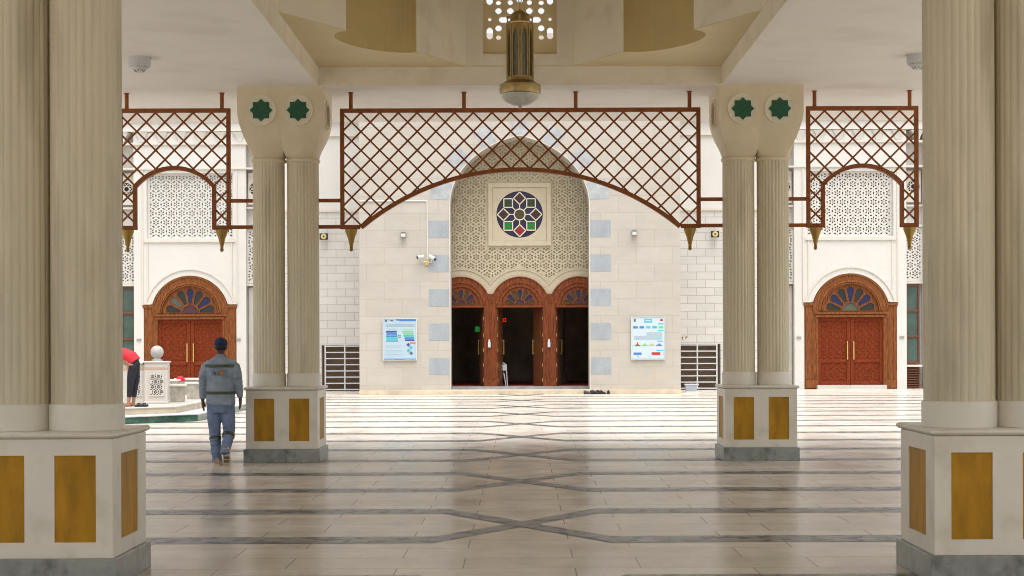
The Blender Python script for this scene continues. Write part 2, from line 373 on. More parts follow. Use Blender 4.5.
# octagonal opening in the coffer: corner soffits with round niches
cy=(CY0+CY1)/2
def narc(mx,my,r,a0,sg,t,d=0):
    th=pi*t; v=a0+sg*pi/2; q=.56
    return (mx+(r-d)*cos(th)*cos(a0)+(r*q-d)*sin(th)*cos(v), my+(r-d)*cos(th)*sin(a0)+(r*q-d)*sin(th)*sin(v))
def quarter(sx,sy):
    # from back wall towards side wall
    A=(.73*sx, cy+sy*(CY1-cy-.012)); B=(1.33*sx, cy+sy*(21.33-cy)); D=(2.08*sx, cy+sy*(19.85-cy)); E=((CX-.012)*sx, cy+sy*(18.72-cy))
    mx,my=(B[0]+D[0])/2,(B[1]+D[1])/2; r=math.hypot(B[0]-D[0],B[1]-D[1])/2
    a0=math.atan2(B[1]-my,B[0]-mx); 
    # outward side (towards the corner)
    best=None
    for sg in (1,-1):
        am=a0+sg*pi/2; px,py=mx+r*cos(am),my+r*sin(am)
        d=abs(px)*1+abs(py-cy)
        if best is None or d>best[0]: best=(d,sg)
    sg=best[1]
    return A,B,[narc(mx,my,r,a0,sg,i/20) for i in range(1,20)],D,E,(mx,my,r,a0,sg)
loop=[]
for sx,sy,rev in ((1,1,False),(1,-1,True),(-1,-1,False),(-1,1,True)):
    A,B,a,D,E,_=quarter(sx,sy); seg=[A,B]+a+[D,E]
    loop+= seg[::-1] if rev else seg
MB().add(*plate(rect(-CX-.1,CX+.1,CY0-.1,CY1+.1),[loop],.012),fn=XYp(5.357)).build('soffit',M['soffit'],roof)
drum=MB()
for sx in (1,-1):
    lp=[(.5*sx,CY1-.012)]
    A,B,a,D,E,_=quarter(sx,1); lp+=[A,B]+a+[D,E]
    A,B,a,D,E,_=quarter(sx,-1); lp+=([A,B]+a+[D,E])[::-1]
    lp+=[(.5*sx,CY0+.012),(.5*sx,CY0-.25),(3.1*sx,CY0-.25),(3.1*sx,CY1+.25),(.5*sx,CY1+.25)]
    drum.add(*plate(lp,[],2.088),fn=XYp(6.408))
for y0,y1 in ((CY1-.012,CY1+.25),(CY0-.25,CY0+.012)): drum.box(-.499,.499,y0,y1,5.364,5.52); drum.box(-.499,.499,y0,y1,7.1,7.452)
drum.build('drum_wall',M['coffer'],roof)
nl=MB()
for sx,sy in ((1,1),(1,-1),(-1,1),(-1,-1)):
    mx,my,r,a0,sg=quarter(sx,sy)[5]
    o_=[narc(mx,my,r,a0,sg,i/24,.002) for i in range(25)]
    i_=[narc(mx,my,r,a0,sg,i/24,.014) for i in range(25)]
    nl.add(*plate(o_+i_[::-1],[],2.1),fn=XYp(6.401))
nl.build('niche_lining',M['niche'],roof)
dm=MB()
for k in range(1): pass
dm.box(-3.15,3.15,CY0-.3,CY1+.3,7.453,7.6); dm.build('drum_lid',M['coffer'],roof)
# pierced drum windows
holes=[]
def elong(cx,cy_,w,h,n=8):  # rounded octagon hole
    c=min(w,h)*.32
    return [(cx-w/2+c,cy_-h/2),(cx+w/2-c,cy_-h/2),(cx+w/2,cy_-h/2+c),(cx+w/2,cy_+h/2-c),(cx+w/2-c,cy_+h/2),(cx-w/2+c,cy_+h/2),(cx-w/2,cy_+h/2-c),(cx-w/2,cy_-h/2+c)]
for k in range(4):
    zb=5.77+k*.47
    for s in (-1,1):
        holes+=[elong(s*.41,zb+.05,.085,.16),elong(s*.29,zb+.12,.085,.085),elong(s*.13,zb+.12,.085,.085),elong(s*.13,zb+.0,.07,.07),elong(s*.29,zb-.005,.07,.06),
                elong(s*.21,zb+.235,.15,.08),elong(s*.41,zb+.24,.045,.045),elong(s*.29,zb+.355,.085,.085),elong(s*.13,zb+.355,.085,.085)]
    holes+=[elong(0,zb+.05,.085,.12),elong(0,zb+.235,.05,.05)]
hs=[h for h in holes if max(p[1] for p in h)<7.08]
pl=plate(rect(-.51,.51,5.50,7.11),hs,.05)
for y in (CY1+.13,CY0-.13): MB().add(*pl,fn=XZ(y)).build('pierced_screen',M['soffit'],roof)

# ceiling lights
def ceil_light(x,label):
    t=thing('ceiling_light',label,'ceiling light',(x,20.2,5.1),'round surface lamps on the ceiling')
    MB().lathe([(.15,0),(.15,-.012),(.135,-.02),(.135,-.105),(.12,-.11),(.115,-.10)],32).build('housing',M['white_metal'],t)
    MB().lathe([(.112,-.095),(.11,-.125),(.08,-.15),(.03,-.165),(.004,-.167)],24).build('diffuser',M['lightgrey'],t)
    g=MB()
    for i in range(8): 
        a=pi*i/4; g.bar((.118*cos(a),.118*sin(a),-.105),(.05*cos(a),.05*sin(a),-.17),.01,.01,0,(0,0,1))
    g.build('lamp_guard',M['grey'],t)
ceil_light(-4.63,'round white ceiling lamp above the left side lattice')
ceil_light(4.84,'round white ceiling lamp half hidden by the right near pillar')

# ------------------------------------------------------------------ brass lantern
lt=thing('lantern','tall aged brass lantern with arched glass sides hanging from the coffer','lantern',(.0,17.2,4.06))
W8=.118
side=plate(rect(-.0495,.0495,.27,.85),[[(-.026,.31),(.026,.31),(.026,.72),(.018,.765),(0,.80),(-.018,.765),(-.026,.72)]],.008)
bd=MB()
for i in range(8):
    a=pi*i/4+pi/8
    bd.add(*side,fn=lambda p,a=a:((W8+p[2])*cos(a)-p[0]*sin(a),(W8+p[2])*sin(a)+p[0]*cos(a),p[1]))
    q=a+pi/8; rr=(W8+.006)/cos(pi/8)
    bd.lathe([(.008,.26),(.008,.86)],6,(rr*cos(q),rr*sin(q),0))
bd.lathe([(.10,.845),(.142,.85),(.145,.865),(.138,.875),(.10,.88)],8,ph=0,smooth=False)
bd.build('cage',M['brass'],lt)
MB().lathe([(.115,.275),(.115,.845)],8,ph=0,smooth=False).build('glass',M['lantern_glass'],lt)
MB().lathe([(.10,.30),(.135,.29),(.14,.265),(.19,.232),(.212,.222),(.216,.14),(.210,.128),(.19,.12)],40).build('flared_base',M['brass'],lt)
MB().lathe([(.203,.124),(.19,.09),(.15,.045),(.09,.015),(.02,.003)],40).build('glass_bowl',M['glasswhite'],lt)
MB().lathe([(.012,.006),(.016,-.005),(.012,-.02),(.002,-.03)],12).build('bowl_knob',M['brass'],lt)
dome=MB().lathe([(.11,.875),(.085,.885),(.078,.92),(.06,.955),(.035,.965),(.015,.972),(.022,.985),(.014,1.0),(.006,1.01)],24)
for i in range(8):
    a=pi*i/4; dome.tube([(.125*cos(a),.125*sin(a),.87),(.13*cos(a),.13*sin(a),.91),(.08*cos(a),.08*sin(a),.95),(.03*cos(a),.03*sin(a),.985)],.008,6)
    dome.ball((.13*cos(a),.13*sin(a),.925),.012,n=8)
dome.build('crown',M['brass'],lt)
ch=MB(); zz=1.03; k=0
while zz<3.4:
    ax=(k%2)
    pts=[]
    for i in range(11):
        a=2*pi*i/10; u,v=.016*cos(a),.03*sin(a); pts.append((u if ax else 0,0 if ax else u,zz+.025+v))
    ch.tube(pts,.005,5); zz+=.046; k+=1
ch.build('chain',M['brass'],lt)

# ------------------------------------------------------------------ lattice screens
PX=72.0; LY=23.04
def lattice(cx,half,zt,zb,inside,archpts,legx,rods,label,tie):
    t=thing('lattice_screen',label,'lattice',(cx,LY,0),'rust brown lattice screens hung between the pillars')
    f=MB(); w=.055; d=.06
    f.box(-half,half,-d/2,d/2,zt-.058,zt)
    for s in (-1,1):
        x0,x1=sorted((s*half,s*(half-w))); f.box(x0,x1,-d/2,d/2,zb,zt-.06)
        x0,x1=sorted((s*(half-w-.001),s*legx)); f.box(x0,x1,-d/2,d/2,zb,zb+.058)
    if cx:
        for s in (-1,1):
            x0,x1=sorted((s*legx,s*(legx+.055))); f.box(x0,x1,-d/2-.002,d/2+.002,zb+.001,archpts[0][1]+.03)
    f.build('frame',M['rust'],t,.004)
    a=MB()
    rings=[]
    for i,(x,z) in enumerate(archpts):
        p0=archpts[max(i-1,0)]; p1=archpts[min(i+1,len(archpts)-1)]
        dx,dz=p1[0]-p0[0],p1[1]-p0[1]; l=math.hypot(dx,dz); nx,nz=-dz/l,dx/l
        if nz<0 or (abs(nz)<1e-6 and nx*x<0): nx,nz=-nx,-nz
        th=.055
        rings.append([(x,-.045,z),(x+nx*th,-.045,z+nz*th),(x+nx*th,.045,z+nz*th),(x,.045,z)])
    a.loft(rings,0,False); a.build('arch_rib',M['rust'],t)
    g=MB(); sp=18.72/PX; W=half*2+3
    c0=zt-.06
    for dr in (1,-1):
        k=-60
        while k<60:
            # line: z = c0 + dr*(x - x0)
            x0=k*sp+ (sp/2 if cx==0 else 0)
            run=None; n=900
            yv=-.011 if dr==1 else .011
            for i in range(n+1):
                x=-half+w*.5+(2*half-w)*i/n; z=c0+dr*(x-x0)
                ins=(zb+.03<z<zt-.03) and inside(x,z)
                if ins and run is None: run=(x,z)
                if (not ins or i==n) and run is not None:
                    if abs(x-run[0])>.02: g.bar((run[0],yv,run[1]),(x,yv,z),.024,.02)
                    run=None
            k+=1
    g.build('diagonal_grid',M['rust'],t)
    for rx in rods: 
        MB().lathe([(.027,zt-.002),(.027,5.085),(.038,5.09),(.038,5.101)],12,(rx,0,0)).build('hanging_rod',M['rust'],t)
    for s in (-1,1):
        px=s*(half-.15) if cx==0 else s*(half-.125)
        MB().lathe([(.005,zb-.31),(.022,zb-.30),(.028,zb-.28),(.018,zb-.262),(.03,zb-.255),(.02,zb-.245),(.05,zb-.12),(.085,zb-.03),(.085,zb-.002)],4 if False else 20,(px,0,0)).build('pendant',M['gold'],t)
    for x0,x1 in tie:
        for z in (3.60,3.235): 
            a_,b_=sorted((x0,x1)); MB().box(a_,b_,-.02,.02,z-.025,z+.025).build('tie_bar',M['rust'],t)
    return t
zt=1.6+235.7/PX; zb=1.6+115.3/PX
rise=57/PX; hc=158/PX; Rr=(hc*hc+rise*rise)/(2*rise); zc=zb+rise-Rr+.0
am=math.asin(hc/Rr)
ap=[(Rr*sin(-am+2*am*i/48), zc+Rr*cos(-am+2*am*i/48)) for i in range(49)]
lattice(0,180/PX,zt,zb,lambda x,z:(math.hypot(x,z-zc)>Rr+.03),ap,hc+.03,[-2.35,-.78,.77,2.35],
  'wide rust brown lattice screen with one shallow arch, in the middle bay',[(-2.5,-2.8),(2.5,2.8)])
hs2=56/PX; lx=37.5/PX; zs=1.6+157.5/PX; r2=17.5/PX; R2=(lx*lx+r2*r2)/(2*r2); zc2=zs+r2-R2; am2=math.asin(lx/R2)
ap2=[(R2*sin(-am2+2*am2*i/24), zc2+R2*cos(-am2+2*am2*i/24)) for i in range(25)]
ins2=lambda x,z:(abs(x)>lx+.02 or (z>zs-.02 and math.hypot(x,z-zc2)>R2+.03))
for s,lb in ((-1,'narrow rust brown lattice screen with an arched cut-out, left bay'),(1,'narrow rust brown lattice screen with an arched cut-out, right bay')):
    c=4.745 if s==1 else -4.80
    i_=c-s*hs2; o_=c+s*hs2
    lattice(c,hs2,zt+.01,zb,ins2,ap2,lx+.0,[-.66,.66],lb,[(-s*hs2,-s*hs2-s*(abs(i_)-3.70))])

# ------------------------------------------------------------------ pattern generator for carved screens
def leaf(cx,cz,a,l,w,n=5):
    top=[]; 
    for i in range(n+1):
        t=i/n; top.append((-l/2+l*t, w/2*sin(pi*t)**.8 if 0<t<1 else 0))
    bot=[(x,-y) for x,y in top[1:-1]][::-1]
    return [(cx+x*cos(a)-y*sin(a), cz+x*sin(a)+y*cos(a)) for x,y in top+bot]
def girih(x0,x1,z0,z1,s,ok=lambda h:True,fat=1.0):
    """hexagonal rosettes of pointed holes"""
    out=[]; dx=s; dz=s*.866; j=0; z=z0-s
    while z<z1+s:
        x=x0-s+(dx/2 if j%2 else 0)
        while x<x1+s:
            for k in range(6):
                a=pi/3*k+pi/6
                out.append(leaf(x+.23*s*cos(a),z+.23*s*sin(a),a,.24*s,.115*s*fat))
            out.append(circ(x,z,.045*s*fat,6))
            for k in range(3):
                a=pi/3*k
                mx,mz=x+.5*s*cos(a),z+.5*s*sin(a)
                out.append(leaf(mx,mz,a+pi/2,.30*s,.12*s*fat))
            for a in (pi/6,pi/2): out.append(circ(x+.577*s*cos(a),z+.577*s*sin(a),.06*s*fat,3,a))
            x+=dx
        z+=dz; j+=1
    e=.015
    return [h for h in out if min(p[0] for p in h)>x0+e and max(p[0] for p in h)<x1-e and min(p[1] for p in h)>z0+e and max(p[1] for p in h)<z1-e and ok(h)]

# ------------------------------------------------------------------ central portal
YP=53.0; SP=31.3
pt=thing('portal_building','tall beige stone portal block with striped pointed arch and three wooden doors','building',(-.03,YP,0))
hwp=2.22; zsp=6.05; zap=8.25
# pointed arch: two arcs
def pointed(hw,zs,za,n=20):
    h=za-zs; Rk=(hw*hw+h*h)/(2*hw) if h>=hw else None
    if Rk is None or Rk<hw: Rk=hw
    # use slightly larger radius for the point
    Rk=hw*1.35; c=Rk-hw
    top=math.acos(c/Rk)
    k=h/(Rk*sin(top))
    r=[( -c+Rk*cos(top*i/n), zs+k*Rk*sin(top*i/n)) for i in range(n+1)]
    return r+[(-x,z) for x,z in r[:-1][::-1]]
arch=pointed(hwp,zsp,zap)
def archr(t):
    t=R_(t); best=min(arch,key=lambda p:abs(math.atan2(p[1]-zsp,p[0])-t)); i=arch.index(best)
    j=min(max(i+(1 if math.atan2(best[1]-zsp,best[0])<t else -1),0),len(arch)-1); q=arch[j]
    a,b=math.atan2(best[1]-zsp,best[0]),math.atan2(q[1]-zsp,q[0]); f=0 if abs(b-a)<1e-9 else (t-a)/(b-a)
    return (best[0]+(q[0]-best[0])*f, best[1]-zsp+(q[1]-best[1])*f)
out=[(-5.13,0),(-hwp,0)]+arch[::-1]+[(hwp,0),(5.13,0),(5.13,11.5),(-5.13,11.5)]
MB().add(*plate(out,[],1.1),fn=XZ(.55)).box(-5.13,-2.9,1.103,4.6,0,11.5).box(2.9,5.13,1.103,4.6,0,11.5).build('wall',M['stone'],pt,.012)
# thin stone edge round the arch
er=plate([(-hwp-.03,.13)]+[(x*1.0135,zsp+(z-zsp)*1.0135) for x,z in arch[::-1]]+[(hwp+.03,.13),(hwp-.003,.13)]+[(x*.9985,z) for x,z in arch]+[(-hwp+.003,.13)],[],.03)
MB().add(*er,fn=XZ(0)).build('arch_edge',M['white_trim'],pt)
# grey banding
for k in range(0,5):
    zc_=1.6+(344-(228.9+34.28*k))/SP
    for s in (-1,1):
        a_,b_=sorted((s*(hwp+.034),s*(hwp+.69)))
        MB().box(a_,b_,-.006,.05,zc_-.272,zc_+.272).build('grey_quoin',M['greystone'],pt)
for ang in (10.5,37,63.5,90,116.5,143,169.5):
    lp=[(archr(t)[0]*1.016,zsp+archr(t)[1]*1.016) for t in (ang-6.5,ang-3,ang,ang+3,ang+6.5)]
    lp+=[(archr(t)[0]*1.30,zsp+archr(t)[1]*1.30) for t in (ang+6.5,ang+3,ang,ang-3,ang-6.5)]
    MB().add(*plate(lp,[],.05),fn=XZ(.018)).build('grey_arch_block',M['arch_grey'],pt)
# relief panel
YR=1.25
before=set(bpy.data.objects)
cwin=(0.0,5.93)
xs=[-1.96,0,1.96]; zca=2.875; ra=.98
def ok(h):
    for x,z in h:
        if abs(x-cwin[0])<1.09 and abs(z-cwin[1])<1.09: return False
        for c in xs:
            if math.hypot(x-c,z-zca)<1.27: return False
    return True
hl=girih(-2.9,2.9,3.0,8.9,.36,ok,1.5)
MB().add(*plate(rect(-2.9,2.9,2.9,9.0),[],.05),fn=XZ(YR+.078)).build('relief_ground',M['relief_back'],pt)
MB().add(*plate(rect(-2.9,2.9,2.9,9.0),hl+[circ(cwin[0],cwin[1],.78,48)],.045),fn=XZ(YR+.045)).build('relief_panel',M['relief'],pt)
# cream arch bands over the doors
v=math.sqrt(1.26**2-.98**2)
def trilobe(R):
    pts=[]; hh=math.sqrt(max(R*R-.98*.98,0))
    a=math.degrees(math.atan2(hh,.98)) if R>.98 else 0
    for c,(s0,s1) in zip((-1.96,0,1.96),((180-a*0,a),(180-a,a),(180-a,0))): pts+=arc(c,zca,R,s0,s1,22)[:-1] if c<1 else arc(c,zca,R,s0,s1,22)
    return pts
tri=trilobe(1.24); inn=[]
dz=.4; ax=math.degrees(math.asin(dz/ra))
for c in xs: inn+=arc(c,zca,ra,180-ax if c>-1 else 180,ax if c<1 else 0,22)
MB().add(*plate(tri+inn[::-1],[],.06),fn=XZ(YR-.02)).build('arch_band',M['relief'],pt)
tri2=trilobe(1.24); tri3=trilobe(1.20)
MB().add(*plate(tri2+tri3[::-1],[],.03),fn=XZ(YR-.06)).build('arch_band_bead',M['relief'],pt)
# rose window
rw=MB()
rw.add(*plate(rect(-1.05,1.05,4.88,6.98),[rect(-.90,.90,5.03,6.83)],.09),fn=XZ(YR-.02))
rw.add(*plate(rect(-.899,.899,5.031,6.829),[circ(0,cwin[1],.775,64)],.03),fn=XZ(YR+.0))
rwo=rw.build('rose_window',M['rose_frame'],pt,.01)
MB().add(*plate(circ(0,cwin[1],.80,48),[],.02),fn=XZ(YR+.06)).build('pane',M['pane_indigo'],rwo)
tr=MB(); sc=.775/205
for k in range(8):
    a=k*pi/4; c=(143*sc*cos(a),cwin[1]+143*sc*sin(a)); hd=54*sc
    cor=[(c[0]+hd*cos(a+pi/2*j),c[1]+hd*sin(a+pi/2*j)) for j in range(4)]
    inn2=[(c[0]+hd*.82*cos(a+pi/2*j),c[1]+hd*.82*sin(a+pi/2*j)) for j in range(4)]
    nm={0:'pane_maroon',1:'pane_dgreen',2:'pane_maroon',3:'pane_dgreen',4:'pane_maroon',5:'pane_green',6:'pane_red',7:'pane_green'}[k]
    MB().add(*plate(inn2,[],.012),fn=XZ(YR+.035)).build('pane',M[nm],rwo)
    for j in range(4):
        p,q=cor[j],cor[(j+1)%4]; tr.bar((p[0],YR+.02+.001*(j%2),p[1]),(q[0],YR+.02+.001*(j%2),q[1]),.036,.03)
    tr.bar((47*sc*cos(a),YR+.023,cwin[1]+47*sc*sin(a)),(90*sc*cos(a),YR+.023,cwin[1]+90*sc*sin(a)),.034,.03)
tr.add(*plate(circ(0,0,53*sc,32),[circ(0,0,43*sc,32)],.034),fn=XZ(YR+.02,0,cwin[1]))
tr.build('tracery',M['tracery'],rwo)
MB().add(*plate(circ(0,0,44*sc,32),[],.012),fn=XZ(YR+.035,0,cwin[1])).build('pane',M['pane_olive'],rwo)
# fanlight generator
def petal(a,r0,r1,w0,w1,n=6):
    pts=[(r0,-w0),(r1-w1,-w1)]+[(r1-w1+w1*sin(pi*i/n),-w1*cos(pi*i/n)) for i in range(1,n)]+[(r1-w1,w1),(r0,w0)]
    return [(x*cos(a)-y*sin(a),x*sin(a)+y*cos(a)) for x,y in pts]
def fan(parent,sx,y,cx,cz,r,cols,wood,mid):
    ps=[petal(pi*(i+.5)/7,r*.36,r*.90,r*.045,r*.135) for i in range(7)]
    hc_=arc(0,.012,r*.29,2,178,14)
    o=MB(sx).add(*plate(arc(0,0,r*1.05,0,180,32),ps+[hc_],.03),fn=XZ(y,cx,cz))
    rim=MB
    fo=o.build('fanlight',wood,parent)
    for i,p in enumerate(ps):
        MB(sx).add(*plate(p,[],.008),fn=XZ(y+.011,cx,cz)).build('fan_pane',M[cols[i]],parent)
    MB(sx).add(*plate(hc_,[],.008),fn=XZ(y+.011,cx,cz)).build('fan_pane',M[mid],parent)
    b=MB(sx)
    for q in ps+[hc_]:
        cxm=sum(p[0] for p in q)/len(q); czm=sum(p[1] for p in q)/len(q)
        b.add(*plate([(cxm+(p[0]-cxm)*1.13,czm+(p[1]-czm)*1.06) for p in q],[[(cxm+(p[0]-cxm)*.99,czm+(p[1]-czm)*.99) for p in q]],.014),fn=XZ(y-.02,cx,cz))
    b.build('fan_bead',M['wood'],parent)
# portal door screen, one door per arch
YD=YR+.10-.16
for ci,c in enumerate(xs):
    dr=bpy.data.objects.new('door',None); C.objects.link(dr); dr.parent=pt; dr.location=(c,0,0)
    dr['label']=['left open wooden portal door','middle open wooden portal door','right open wooden portal door'][ci]
    hp=.979
    ol=[(-hp,.19),(-.755,.19),(-.755,2.81),(.755,2.81),(.755,.19),(hp,.19),(hp,3.27)]+arc(0,zca,ra-.002,ax,180-ax,28)+[(-hp,3.27)]
    fh=arc(0,2.90,.60,0,180,24)
    MB().add(*plate(ol,[fh],.14),fn=XZ(YD+.0)).build('frame',M['wood_portal'],dr,.01)
    # mouldings
    mo=MB()
    for r0,r1,pr in ((.93,.96,.10),(.74,.80,.095),(.62,.66,.09)):
        mo.add(*plate(arc(0,zca+.015,r1,4,176,28)+arc(0,zca+.015,r0,176,4,28),[],.05),fn=XZ(YD-pr+.02))
    mo.box(-.80,.80,YD-.12,YD-.071,2.825,2.872)
    for s in (-1,1):
        a_,b_=sorted((s*.79,s*.83)); mo.box(a_,b_,YD-.095,YD-.071,.45,2.74)
        a_,b_=sorted((s*.90,s*.94)); mo.box(a_,b_,YD-.095,YD-.071,.45,2.74)
        a_,b_=sorted((s*.77,s*.975)); mo.box(a_,b_,YD-.12,YD-.071,.19,.40)
    mo.build('moulding',M['wood_portal'],dr,.006)
    fan(dr,1,YD-.03,0,2.905,.56,['pane_olive','pane_blue','pane_olive','pane_blue','pane_olive','pane_blue','pane_olive'],M['wood_portal'],'pane_purple')
    for s in (-1,1):
        ang=R_(78 if not(ci==1 and s==1) else 66); L_=.70
        lf=MB(); hx=s*.735
        def rot(p,s=s,ang=ang,hx=hx):
            u,w_,z_=p; return (hx-s*(u*cos(ang)+w_*sin(ang)*-1), YD+.08+u*sin(ang)+w_*cos(ang), z_)
        lf.box(0,L_,0,.045,.20,2.80,fn=rot)
        lf.box(.10,L_-.10,-.012,.057,.35,1.1,fn=rot); lf.box(.10,L_-.10,-.012,.057,1.25,2.65,fn=rot)
        lf.build('leaf',M['wood_dark'],dr)
        h=MB()
        p0=rot((L_-.10,-.06,1.25)); p1=rot((L_-.10,-.06,1.75)); h.tube([p0,p1],.016,8)
        for zz in (1.28,1.72): h.tube([rot((L_-.10,-.06,zz)),rot((L_-.10,.0,zz))],.012,6)
        h.build('handle',M['handle'],dr)
        for zz in (.4,.9,1.4,1.9,2.45): MB().box(*sorted((s*.748,s*.735)),YD-.076,YD-.02,zz-.06,zz+.06).build('hinge',M['handle'],dr)
# hall behind
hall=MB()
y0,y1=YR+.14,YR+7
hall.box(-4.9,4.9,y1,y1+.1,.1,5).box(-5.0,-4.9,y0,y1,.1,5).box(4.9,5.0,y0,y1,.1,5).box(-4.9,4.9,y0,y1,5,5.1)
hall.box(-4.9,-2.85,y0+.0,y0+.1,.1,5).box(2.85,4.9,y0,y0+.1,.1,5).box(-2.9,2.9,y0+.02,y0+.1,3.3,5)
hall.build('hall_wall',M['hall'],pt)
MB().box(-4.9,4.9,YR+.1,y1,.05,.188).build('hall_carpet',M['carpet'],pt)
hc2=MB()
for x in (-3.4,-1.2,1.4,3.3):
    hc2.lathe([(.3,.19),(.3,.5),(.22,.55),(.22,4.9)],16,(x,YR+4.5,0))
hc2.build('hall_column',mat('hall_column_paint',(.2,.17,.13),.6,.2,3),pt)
kk=.978
for o_ in set(bpy.data.objects)-before:
    if o_.type=='MESH':
        for v_ in o_.data.vertices: v_.co.x*=kk; v_.co.z=1.6+(v_.co.z-1.6)*kk
    o_.location.x*=kk
MB().box(-5.135,5.135,-.14,-.001,0,.13).box(-2.219,2.219,0,1.1,0,.128).build('step',M['step'],pt,.01)
MB().box(-2.215,2.215,.02,1.02,.129,.14).box(-2.6,2.6,1.02,1.45,.13,.222).build('threshold',M['sill'],pt)
MB().box(-2.215,2.215,-.02,.02,.131,.152).build('step_nosing',M['white_trim'],pt)
# upper cornice lines on the block
MB().box(-5.16,5.16,-.05,-.001,9.4,9.6).box(-5.2,5.2,-.1,-.001,11.2,11.5).build('cornice',M['stone'],pt)

# ------------------------------------------------------------------ brick walls with grilles
def brickwall(s):
    lb={-1:'white stone brick wall with slatted opening, left of the portal',1:'white stone brick wall with slatted opening, right of the portal'}[s]
    t=thing('brick_wall',lb,'wall',(s*5.1,57.0,0),'brick walls beside the portal')
    o_=[(.05,0),(.28,0),(.28,1.58),(1.75,1.58),(1.75,0),(3.2,0),(3.2,6.2),(.05,6.2)]
    MB(s).add(*plate(o_,[],.3),fn=XZ(.15)).build('wall',M['brick'],t)
    MB(s).box(.05,3.2,.03,.3,6.2,11.2).build('upper_wall',M['white'],t)
    MB(s).box(.05,3.2,-.05,.29,6.16,6.26).box(.05,3.2,-.04,.29,8.75,8.85).box(.05,3.2,-.12,.29,9.3,9.5).build('cornice',M['white_trim'],t)
    MB(s).box(.04,.30,-.03,-.001,0,1.62).build('marble_strip',M['marble_strip'],t)
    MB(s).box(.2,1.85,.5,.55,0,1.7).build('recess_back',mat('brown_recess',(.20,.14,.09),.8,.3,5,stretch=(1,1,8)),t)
    g=MB(s)
    for x in (.30,.95,1.62): g.box(x-.02,x+.025,-.02,.03,.03,1.58)
    for k in range(8):
        z=.06+k*.2125; g.box(.30,1.62,-.03,.10,z-.018,z+.018)
    g.build('grille',M['white_metal'],t)
    return t
brickwall(-1); brickwall(1)

